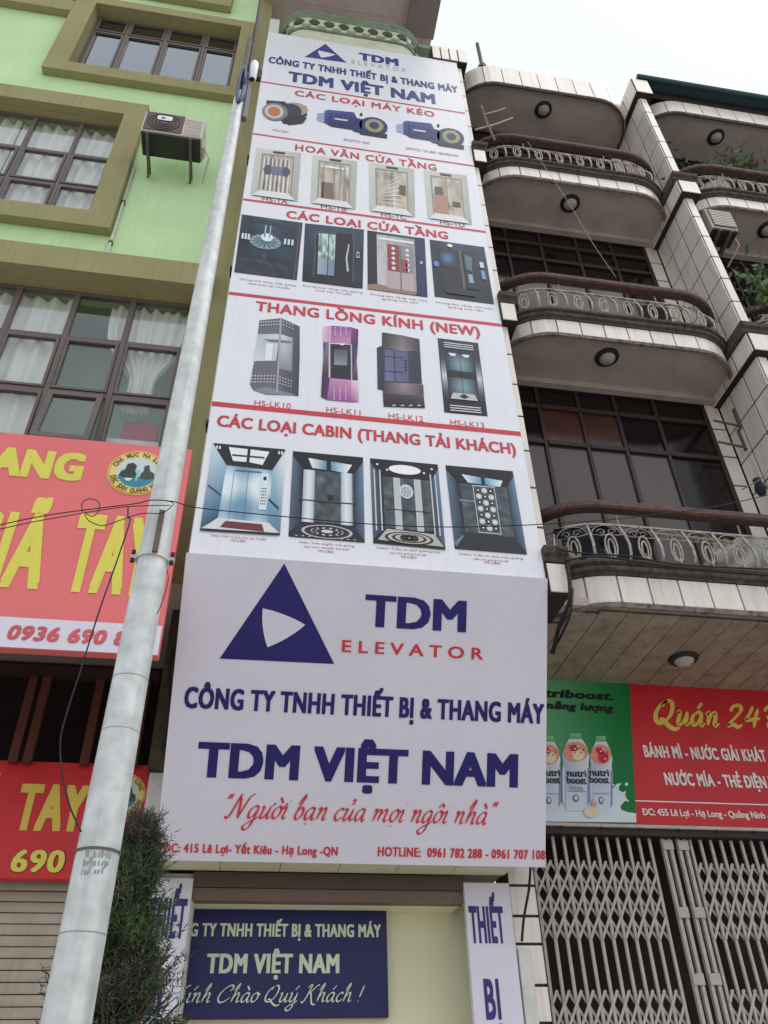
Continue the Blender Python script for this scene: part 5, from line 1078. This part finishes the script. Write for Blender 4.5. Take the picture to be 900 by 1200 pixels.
# ================================================================== red signs on the left
def round_emblem(t, pl, c, rx, small=False):
    u, v = pl.uv(*c); u2 = pl.uv(c[0] + rx, c[1])[0]; R_ = abs(u2 - u); P = Print(pl)
    def circ(r, col, l, n=36): P.poly([(u + R_ * r * math.cos(2 * math.pi * i / n), v + R_ * r * math.sin(2 * math.pi * i / n)) for i in range(n)], col, l, px=False)
    circ(1, (236, 210, 110), 2); circ(.96, (206, 120, 80), 3); circ(.93, (232, 212, 130), 4); circ(.68, (206, 220, 224), 5)
    def Q(pts, col, l): P.poly([(u + R_ * a, v + R_ * b) for a, b in pts], col, l, px=False)
    Q([(.66 * math.cos(a), .66 * math.sin(a)) for a in [math.pi * (1.09 + .82 * i / 12) for i in range(13)]], [(60, 140, 160)] * 13, 6)
    Q([(-.6, -.2), (-.55, .0), (-.42, .1), (-.38, .35), (-.2, .42), (-.05, .3), (-.08, .05), (.0, -.1), (-.05, -.25), (-.3, -.3)], (64, 70, 66), 7)
    Q([(.12, -.25), (.12, -.05), (.2, .05), (.2, .3), (.35, .38), (.42, .1), (.58, .0), (.6, -.2), (.35, -.3)], (74, 84, 78), 7)
    Q([(-.4, -.3), (-.1, -.28), (-.2, -.42), (-.3, -.42)], (230, 230, 220), 8); Q([(-.02, .1), (.08, .1), (.04, -.4), (-.02, -.4)], (150, 200, 214), 7)
    for k in range(26):
        a = 2 * math.pi * k / 26
    eo = P.build('round_emblem', t, 'round yellow emblem with rocks standing in the sea')
    def arc(txt, a0, a1, flip):
        mb = MB(); adv = []; 
        for i, ch in enumerate(txt):
            if ch == ' ': continue
            vs, fs = text_geo(ch, .04); a = math.radians(a0 + (a1 - a0) * (i + .5) / len(txt)); r = R_ * (.73 if not flip else .9); h = R_ * .17; w = h * (.75 if ch not in 'IÍ-' else .25)
            th = a - math.pi / 2 if not flip else a + math.pi / 2
            cx, cy = u + r * math.cos(a), v + r * math.sin(a)
            mb.add([pl.pt((cx + (x - .5) * w * math.cos(th) - y * h * math.sin(th), cy + (x - .5) * w * math.sin(th) + y * h * math.cos(th)), .0115) for x, y in vs], fs)
        mb.build('ring_lettering', mat('brown_ring_print', (122, 84, 50), .5), t, fix=False)
    arc('CHẢ MỰC HẠ LONG', 165, 15, False); arc('ĐẶC SẢN QUẢNG NINH', 195, 345, True)
YR = 5.8; pr = VP(YR); us_ = thing('upper_red_sign', (-2.4, YR, 4.53), 'faded red sign with big yellow letters and white phone strip behind the pole', 'sign', )
zt = pr.uv(226.7, 526.7)[1]; zb = 4.54; zw = (pr.uv(191, 734.3)[1] + pr.uv(0, 721.7)[1]) / 2
MB().bbox(-4.4, -.758, YR, YR + .09, zb, zt, .004).build('sign_board', M['redpale'], us_)
MB().add([(-4.39, YR - .002, zb + .005), (-.762, YR - .002, zb + .005), (-.762, YR - .002, zw), (-4.39, YR - .002, zw)], [(0, 1, 2, 3)]).build('white_strip', M['vinyl2'], us_, fix=False)
letter(us_, pr, 'ANG', (-16, 556), (94.3, 564), 33, M['yellow'], .1, shear=.0)
letter(us_, pr, 'TAY', (71, 693), (173, 699.5), 93, M['yellow'], .08)
letter(us_, pr, 'GIÃ', (-66, 684), (44, 691), 90, M['yellow'], .08)
pf = mat('pale_red_lettering', (216, 96, 104), .5)
letter(us_, pr, '0936 690 834', (7.3, 749), (177, 759), 17, pf, .08, shear=.12, off=.006)
round_emblem(us_, pr, (161, 554.5), 35)
for k in range(2): MB().box(-1.6 + k * -1.4, -1.55 + k * -1.4, YR + .092, 6.3, 5.85, 5.9).build('sign_arm', M['dark'], us_)
YL = 7.36; pr2 = VP(YL); ls = thing('lower_red_sign', (-2.4, YL, 3.26), 'deep red sign with yellow lettering above the grey roller shutter', 'sign')
zt = pr2.uv(179.3, 897)[1]; zb = pr2.uv(0, 1029.5)[1]
MB().bbox(-4.3, pr2.uv(179.3, 897)[0], YL, YL + .1, zb, zt, .004).build('sign_board', M['red'], ls)
letter(ls, pr2, 'TAY', (13, 973), (96, 975), 55, M['yellow2'], .075); letter(ls, pr2, '690', (9.6, 1022), (74, 1023.5), 27, M['black'], .1, off=.003); letter(ls, pr2, '690', (10.5, 1021.5), (73, 1022.8), 26, M['yellow'], .05, off=.005, name='lettering')
letter(ls, pr2, 'GIÃ', (-90, 971), (-8, 972.5), 55, M['yellow2'], .075)
round_emblem(ls, pr2, (143.5, 932), 27)

# ================================================================== steel pole
PY = 3.0
pb_, pt_ = atY(77.5, 1200, PY), atY(277.5, 130, PY)
dz = (pt_ - pb_) / (pt_.z - pb_.z); foot = pb_ - dz * pb_.z; tip = foot + dz * 7.85
po = thing('steel_pole', tuple(foot), 'tall galvanised steel pole rising in front of the red signs', 'pole')
def pol(z): return foot + dz * z
r0, r1 = .083, .036
def prad(z): return .088 + (.036 - .088) * z / 7.85
MB().tube([pol(z * .5) for z in range(16)] + [pol(7.85)], .088, 24, r2=.036).build('shaft', M['zinc'], po, smooth=True)
MB().lathe([(.19, 0), (.19, .03), (.1, .035), (.1, .2), (.088, .22)], foot, 24).build('base_plate', M['zinc'], po)
zc = atY(175, 656, PY).z; c = pol(zc)
def ringband(z, mt, h=.02, e=.006, nm='band'):
    c = pol(z); r = prad(z) + e; MB().lathe([(r - e, -h), (r, -h), (r, h), (r - e, h)], c, 24).build(nm, mt, po)
ringband(zc, M['zinc'], .014, .008, 'clamp_band')
for sx in (-1, 1):
    MB().box(c.x + sx * (prad(zc) + .014) - .012, c.x + sx * (prad(zc) + .014) + .012, c.y - .02, c.y + .01, zc - .01, zc + .01).build('clamp_lug', M['zinc'], po)
    for dz_ in (-.03, .012): MB().lathe([(0.001, 0), (.009, 0), (.009, .018), (.001, .018)], (c.x + sx * (prad(zc) + .018), c.y - .02, zc + dz_), 7).build('bolt', M['dark'], po)
zt_ = atY(180, 610, PY).z
MB().box(c.x + .003, c.x + .026, c.y - prad(zc) - .022, c.y - prad(zc) - .010, zc - .01, zt_).build('steel_strap', M['rust'], po)
for px_, py_, e in ((137, 797, .0015), (150, 860, .001), (106, 1000, .005), (92, 1096, .0015)):
    z = atY(px_, py_, PY).z; ringband(z, M['rust'] if py_ == 1000 else M['scr'], .004 if py_ == 1000 else .0014, e, 'wire_tie' if py_ == 1000 else 'scratch_ring')
# grey stencil remains, a few uneven worn strokes lying on the shaft
rs_ = random.Random(11)
for i in range(3):
    z0 = atY(100, 1012 + i * 10, PY).z; a0 = 244 + rs_.random() * 6
    while a0 < 312:
        wd = 1.5 + rs_.random() * 4; hh = .012 + rs_.random() * .012; lift = rs_.random() * .006
        if rs_.random() < .75:
            r = prad(z0) + .0012; cc = pol(z0); b = MB(); aa = [math.radians(a0), math.radians(a0 + wd / 2), math.radians(a0 + wd)]; tl_ = rs_.random() * .008 - .004
            b.add([(cc.x + r * math.cos(a), cc.y + r * math.sin(a), cc.z + lift + h + tl_ * k) for h in (0, hh) for k, a in enumerate(aa)], [(0, 1, 4, 3), (1, 2, 5, 4)]); b.build('stencil_mark', mat('grey_stencil_paint', (148, 151, 154), .7), po, fix=False)
        a0 += wd + 1.5 + rs_.random() * 4
MB().tube([pol(7.86), pol(8.5), pol(8.8)], .022, 10).build('upper_tube', M['rust'], po)
tt = tip
MB().tube([tt + Vector((.055, .01, -.35)), tt + Vector((.05, .01, .1)), tt + Vector((.03, .01, .35))], .026, 8).build('mast', mat('grey_mast', (112, 116, 120), .6, metal=.2), po)
MB().tube([tt + Vector((.03, .01, .36)), tt + Vector((.03, .01, 2.4))], .014, 8).build('thin_mast', M['dark'], po)
MB().lathe([(.02, -.1), (.03, -.08), (.032, .12), (.03, .17), (.001, .185)], tt + Vector((.075, -.02, .32)), 12).build('white_insulator', M['vinyl'], po, smooth=True)
MB().box(tt.x + .09, tt.x + .13, tt.y - .02, tt.y + .02, tt.z + .28, tt.z + .42).build('junction_box', M['dark'], po)
cb_ = MB(); pts = []
for i in range(60):
    t = i / 59; a = t * 2 * math.pi * 4; pts.append(tt + Vector((.005 + (.018 + .012 * t) * math.cos(a), -.05 + .03 * t, .06 + (.3 - .05 * t) * math.sin(a))))
cb_.tube(pts, .012, 6); tag(cb_.build('cable_coil', M['bluecable'], smooth=True), 'coil of blue grey cable hung near the top of the steel pole', 'cable')
# wires
def wire(pts, r, label, name='overhead_wire', m='cable', Y=None, group='thin black wires strung past the pole'):
    q = [atY(*p[:2], p[2]) if len(p) > 2 else atY(*p, PY - .1) for p in pts]; out = []
    for i in range(len(q) - 1):
        P0, P1, P2, P3 = q[max(0, i - 1)], q[i], q[i + 1], q[min(len(q) - 1, i + 2)]
        for k in range(6):
            t = k / 6; out.append(.5 * ((2 * P1) + (P2 - P0) * t + (2 * P0 - 5 * P1 + 4 * P2 - P3) * t * t + (3 * P1 - P0 - 3 * P2 + P3) * t ** 3))
    out.append(q[-1]); return tag(MB().tube(out, r, 5).build(name, M[m], smooth=True), label, 'wire', group)
wire([(-400, 700), (-150, 650), (0, 615), (60, 603), (120, 595), (160, 590), (178, 586), (205, 588), (232, 595), (330, 605), (440, 614.5), (528, 617.5), (640, 614), (760, 604), (900, 580), (1200, 500)], .0026, 'long thin wire crossing the whole scene in front of the tall sign')
wire([(-300, 690), (0, 620), (70, 606), (130, 596), (160, 593), (200, 592)], .0022, 'thin wire running left from the pole just below the longest wire')
wire([(97, 600), (96, 590), (103, 585), (112, 586), (117, 592), (114, 601), (108, 605), (100, 602), (104, 610), (120, 616), (140, 610), (165, 602), (190, 601), (203, 590), (190, 586)], .0022, 'loose loop of wire curling left of the pole over the red sign')
wire([(150, 594), (150, 606), (152, 612), (136, 660), (120, 705), (107, 745), (93, 790), (80, 830), (71, 865), (72, 900), (80, 940), (95, 975)], .0032, 'black cable hanging down in a slack curve beside the pole')
wire([(196, 668), (197, 680), (192, 700), (184, 720)], .002, 'short hair thin wire dangling from the pole clamp')
wire([(618, 166, 5.7), (638, 195, 5.7), (668, 240, 5.65), (694, 284, 5.6), (722, 325, 5.55)], .0035, 'pale string hanging between the upper balconies of the tiled building', 'hanging_string', 'iron', group='loose strings on the tiled building')
wire([(869, 574, 5.5), (880, 568, 5.5), (893, 560, 5.5), (905, 545, 5.5)], .006, 'grey cord tied across beside the pier of the tiled building', 'hanging_string', 'rust', group='loose strings on the tiled building')
wire([(622, 1008, 7.3), (620, 1040, 7.3), (614, 1075, 7.3), (611.5, 1103, 7.3)], .012, 'black cable running down the tiled pier beside the right banner', 'hanging_cable')
wire([(664, 655, 5.76), (668, 700, 5.76), (655, 735, 6.0), (648, 765, 6.4)], .02, 'thick black cable drooping under the lowest tiled column', 'hanging_cable')
wire([(671, 690, 5.76), (668, 720, 5.76), (655, 750, 6.2), (645, 765, 6.5)], .012, 'thinner black cable drooping beside the thick one', 'hanging_cable')
wire([(662, 657, 5.74), (700, 652, 5.72), (760, 660, 5.72), (830, 668, 5.72), (930, 676, 5.72)], .012, 'black cable lying along the lowest balcony moulding', 'hanging_cable')
wire([(640, 640, 5.78), (680, 648, 5.72), (740, 652, 5.72), (800, 662, 5.72), (930, 668, 5.72)], .009, 'second black cable lying along the lowest balcony moulding under the railing', 'hanging_cable')
wire([(203, 760, 6.6), (198, 800, 6.7), (200, 840, 6.8), (190, 880, 6.9)], .02, 'dark bundled cable in the gap between the two shops', 'hanging_cable')

# ---- things on the tiled building
an = thing('tv_antenna', tuple(atY(578, 160, 5.8)), 'old rod antenna leaning on the top balcony beside the tall sign', 'antenna')
MB().tube([atY(580, 165, 5.8), atY(571, 145, 5.8), atY(564, 124, 5.8)], .022, 6).build('mast', M['rust'], an)
MB().tube([atY(557, 152, 5.8), atY(580, 146, 5.8), atY(601, 138, 5.8)], .014, 6).build('rod', M['iron'], an)
MB().tube([atY(568, 134, 5.8), atY(583, 130, 5.8), atY(592, 127, 5.8)], .012, 6).build('rod', M['iron'], an)
pv = atY(565, 78, 6.2); o = MB().tube([pv + Vector((0, 0, -.2)), pv + Vector((0, 0, .95))], .035, 8).lathe([(.08, -.1), (.08, 0), (.04, .03)], pv, 8)
tag(o.build('vent_pipe', M['rust']), 'thin grey vent pipe standing up from the roof edge near the tall sign', 'pipe')
for (a, b_, c_, l) in (((866, 499), (846, 494), (872, 516), 'rusty angle iron arm on the pier just below the second ledge'), ((872, 524), (838, 519), (866, 505), 'rusty clothes bar bracket beside the lowest window of the tiled building')):
    t = thing('iron_bracket', tuple(atX(a[0], a[1], 5.88)), l, 'bracket', 'rusty brackets on the tiled pier')
    p0 = atX(a[0], a[1], 5.86); MB().tube([p0, p0 + Vector((-.35, -.02, .03))], .016, 5).build('arm', M['rust'], t); MB().box(5.862, 5.879, p0.y - .02, p0.y + .02, p0.z - .05, p0.z + .3).build('wall_plate', M['rust'], t)
# laundry on the lowest balcony
def shirt(cx, z, w, h, y, m, label):
    b = MB(); nx, nzz = 12, 12
    def wid(t): return (.62 if t < .08 else (1.0 if t < .42 else .62)) * w
    vs = []
    for j in range(nzz + 1):
        t = j / nzz
        for i in range(nx + 1):
            u = i / nx * 2 - 1; vs.append((cx + u * wid(t) / 2 + .01 * math.sin(t * 9), y + .04 * math.sin(u * 5 + t * 3) + .03 * math.cos(t * 7 + u * 3), z - t * h - (.05 * abs(u) if t < .1 else 0)))
    b.add(vs, [(j * (nx + 1) + i, j * (nx + 1) + i + 1, (j + 1) * (nx + 1) + i + 1, (j + 1) * (nx + 1) + i) for j in range(nzz) for i in range(nx)])
    return tag(b.build('hanging_shirt', m, smooth=True, fix=False), label, 'shirt', 'laundry hung behind the lowest balcony railing')
shirt(3.15, 6.42, .62, .4, 6.1, M['cloth'], 'dark shirt hung at the left curve of the lowest balcony')
shirt(3.62, 6.42, .55, .55, 6.12, M['cloth'], 'longer dark shirt hung behind the lowest balcony railing')
tag(MB().tube([(3.72, 6.1, 6.38), (4.8, 6.12, 6.36)], .016, 8).build('bamboo_pole', M['bamboo']), 'pale bamboo pole tied behind the lowest balcony railing', 'pole')
b = MB(); vs = []
for j in range(9):
    for i in range(17): vs.append((4.62 + i * .085, 6.12 + .05 * math.sin(i * 1.3 + j) + .03 * j, 6.42 - .05 * j - .04 * math.sin(i * .8) + .03 * math.cos(i * 2.1 + j * 2)))
b.add(vs, [(j * 17 + i, j * 17 + i + 1, (j + 1) * 17 + i + 1, (j + 1) * 17 + i) for j in range(8) for i in range(16)])
tag(b.build('crumpled_tarp', M['tarp'], smooth=True, fix=False), 'crumpled silver tarpaulin tied inside the lowest balcony railing', 'tarpaulin')
b = MB(); 
for k in range(7): b.tube([(4.5 + .25 * k, 6.25 + .05 * math.sin(k), 5.9), (4.56 + .25 * k, 6.28, 6.1 + .05 * math.cos(k * 2))], .07, 7)
tag(b.build('rolled_cloth', mat('rolled_white_cloth', (170, 160, 150), .8, var=.2)), 'row of rolled pale cloths stacked at the foot of the lowest balcony railing', 'cloth')
p0 = atY(890, 570, 5.55); o = MB().lathe([(.001, -.12), (.04, -.1), (.06, -.03), (.035, .05), (.045, .09), (.001, .1)], p0, 9)
tag(o.build('hanging_bag', M['cloth'], smooth=True), 'small dark bag hanging by the pier at the right edge above the lowest balcony', 'bag')

# ---- plants
def leaf_mesh(nm, m, w, l):
    return MB().add([(0, 0, 0), (w, l * .35, .01), (w * .7, l * .75, -.01), (0, l, -.04), (-w * .7, l * .75, -.01), (-w, l * .35, .01)], [(0, 1, 2, 3), (0, 3, 4, 5)]).mesh(nm, m, fix=False)
def bushy(name, loc, label, n, rad, ms, wl, seed, potm=None, sp=.45):
    rnd = random.Random(seed); t = thing(name, loc, label, 'plant', 'potted plants on the balconies'); L_ = Vector(loc)
    if potm: MB().lathe([(.001, 0), (.1, 0), (.14, .2), (.15, .22), (.13, .22), (.001, .2)], loc, 14).build('pot', potm, t)
    st = MB()
    for k in range(7): a = rnd.random() * 6.28; st.tube([L_ + Vector((0, 0, .15)), L_ + Vector((rad[0] * .4 * math.cos(a), rad[1] * .4 * math.sin(a), rad[2] * .9)), L_ + Vector((rad[0] * .8 * math.cos(a), rad[1] * .8 * math.sin(a), rad[2] * (1.2 + .5 * rnd.random())))], .008, 4)
    st.build('stem', M['bark'], t)
    for mi, m in enumerate(ms):
        b = MB()
        for k in range(n // len(ms)):
            c = L_ + Vector((rnd.gauss(0, rad[0] * .5), rnd.gauss(0, rad[1] * .5), rad[2] * (.9 + rnd.gauss(0, sp))))
            d = Vector((rnd.gauss(0, 1), rnd.gauss(0, 1) - .3, rnd.gauss(.1, .7))).normalized(); s_ = d.cross(Vector((rnd.gauss(0, 1), rnd.gauss(0, 1), rnd.gauss(0, 1)))).normalized(); l = wl[1] * (.6 + .7 * rnd.random()); w = wl[0]
            b.add([c, c + d * l * .4 + s_ * w, c + d * l, c + d * l * .4 - s_ * w], [(0, 1, 2), (0, 2, 3)])
        b.build('foliage', m, t, fix=False, kind='stuff')
    return t
bushy('potted_plant', (6.75, 6.35, 13.28), 'small leafy plants behind the uppermost railing of the right hand bay', 900, (.75, .2, .85), [M['leaf'], M['leafdark']], (.02, .13), 1)
bushy('potted_plant', (7.6, 6.2, 13.28), 'spiky green plant rising above the uppermost railing near the right edge', 420, (.3, .2, 1.0), [M['leaf'], M['leafgreen']], (.018, .17), 2, M['clay'])
bushy('potted_plant', (7.15, 6.1, 9.7), 'bright green bush on the middle balcony at the right edge', 1500, (.62, .3, 1.15), [M['leafbright'], M['leaf'], M['leafgreen']], (.024, .11), 3, M['clay'], .22)
bushy('potted_plant', (6.5, 5.92, 9.75), 'grey green branch leaning past the tiled pier', 130, (.24, .2, 1.1), [M['leafpale'], M['leafpale'], M['leaf']], (.034, .17), 4, None, .2)
o = MB().lathe([(.001, 0), (.2, 0), (.28, .22), (.3, .25), (.001, .24)], (6.75, 6.22, 13.3), 18); tag(o.build('plastic_tub', M['pot'], smooth=False), 'pale plastic tub behind the uppermost railing of the right hand bay', 'tub')

# ---- conifer in front of the shop
cf = thing('conifer_tree', (-.28, 4.15, 0), 'dark bushy conifer standing between the steel pole and the left banner', 'tree')
cx, cy = -.62, 4.2; rnd = random.Random(5); c0 = atY(126, 1200, 4.2); apex = atY(167, 960, 4.2)
cf.location = (c0.x, 4.2, 0); cf['wl'] = [c0.x, 4.2, 0]
tr = MB(); tr.tube([Vector((c0.x, 4.2, 0)), Vector((c0.x + .02, 4.2, .8)), Vector((c0.x - .01, 4.2, 1.7)), apex + Vector((0, 0, -.1))], .05, 8, r2=.008); tr.build('trunk', M['bark'], cf, smooth=True)
limbs = MB(); sprays = {k: MB() for k in ('leafdark', 'leafgreen', 'leafbrown')}
def crownr(z):
    d = apex.z - z; return (.015 + .25 * min(1, d / .8) ** .95) * (1 if z > .6 else .4 + z)
for k in range(760):
    z = .3 + (apex.z - .34) * (rnd.random() ** .75); a = rnd.random() * 2 * math.pi; R_ = crownr(z) * (.4 + .75 * rnd.random()); cxz = c0.x + (apex.x - c0.x) * z / apex.z
    p0 = Vector((cxz, 4.2, z - R_ * .7)); p1 = Vector((cxz + R_ * math.cos(a), 4.2 + R_ * math.sin(a) * .9, z)); pm_ = (p0 + p1) / 2 + Vector((0, 0, -.04)); limbs.tube([p0, pm_, p1], .006, 3, caps=False)
    g = mnoise.noise(Vector((p1.x * 3, p1.y * 3, p1.z * 2.2))); key = 'leafgreen' if (g > .22 or (z < 2.1 and rnd.random() < .3)) and rnd.random() < .8 else ('leafbrown' if rnd.random() < .4 else 'leafdark')
    for m_ in range(17):
        t = .45 + .6 * rnd.random(); c_ = p0.lerp(p1, t) + Vector((rnd.gauss(0, .03), rnd.gauss(0, .03), rnd.gauss(0, .035))); d = ((p1 - p0).normalized() * .7 + Vector((rnd.gauss(0, .5), rnd.gauss(0, .5), .5 + rnd.gauss(0, .4)))).normalized()
        for j in range(6):
            dd = (d + Vector((rnd.gauss(0, .8), rnd.gauss(0, .8), rnd.gauss(0, .7)))).normalized(); s_ = dd.cross(Vector((rnd.gauss(0, 1), rnd.gauss(0, 1), rnd.gauss(0, 1)))).normalized() * .0032; l = .024 + .026 * rnd.random(); c2_ = c_ + d * .012 * j
            sprays[key].add([c2_ - s_, c2_ + s_, c2_ + dd * l], [(0, 1, 2)])
limbs.build('branches', M['bark'], cf, kind='stuff')
for k, b in sprays.items(): b.build('crown', M[k], cf, fix=False, kind='stuff')
b = MB()
for k in range(60):
    c_ = atY(206 + rnd.gauss(0, 6), 1203 + rnd.gauss(0, 5), 4.4); d = Vector((rnd.gauss(0, 1), rnd.gauss(0, 1), abs(rnd.gauss(0, 1)))).normalized(); s_ = d.cross(Vector((1, .3, 0))).normalized() * .004
    b.add([c_ - s_, c_ + s_, c_ + d * .09], [(0, 1, 2)])
b.build('crown', M['leafgreen'], cf, fix=False, kind='stuff')

for o in bpy.data.objects:
    if 'wl' in o.keys(): del o['wl']
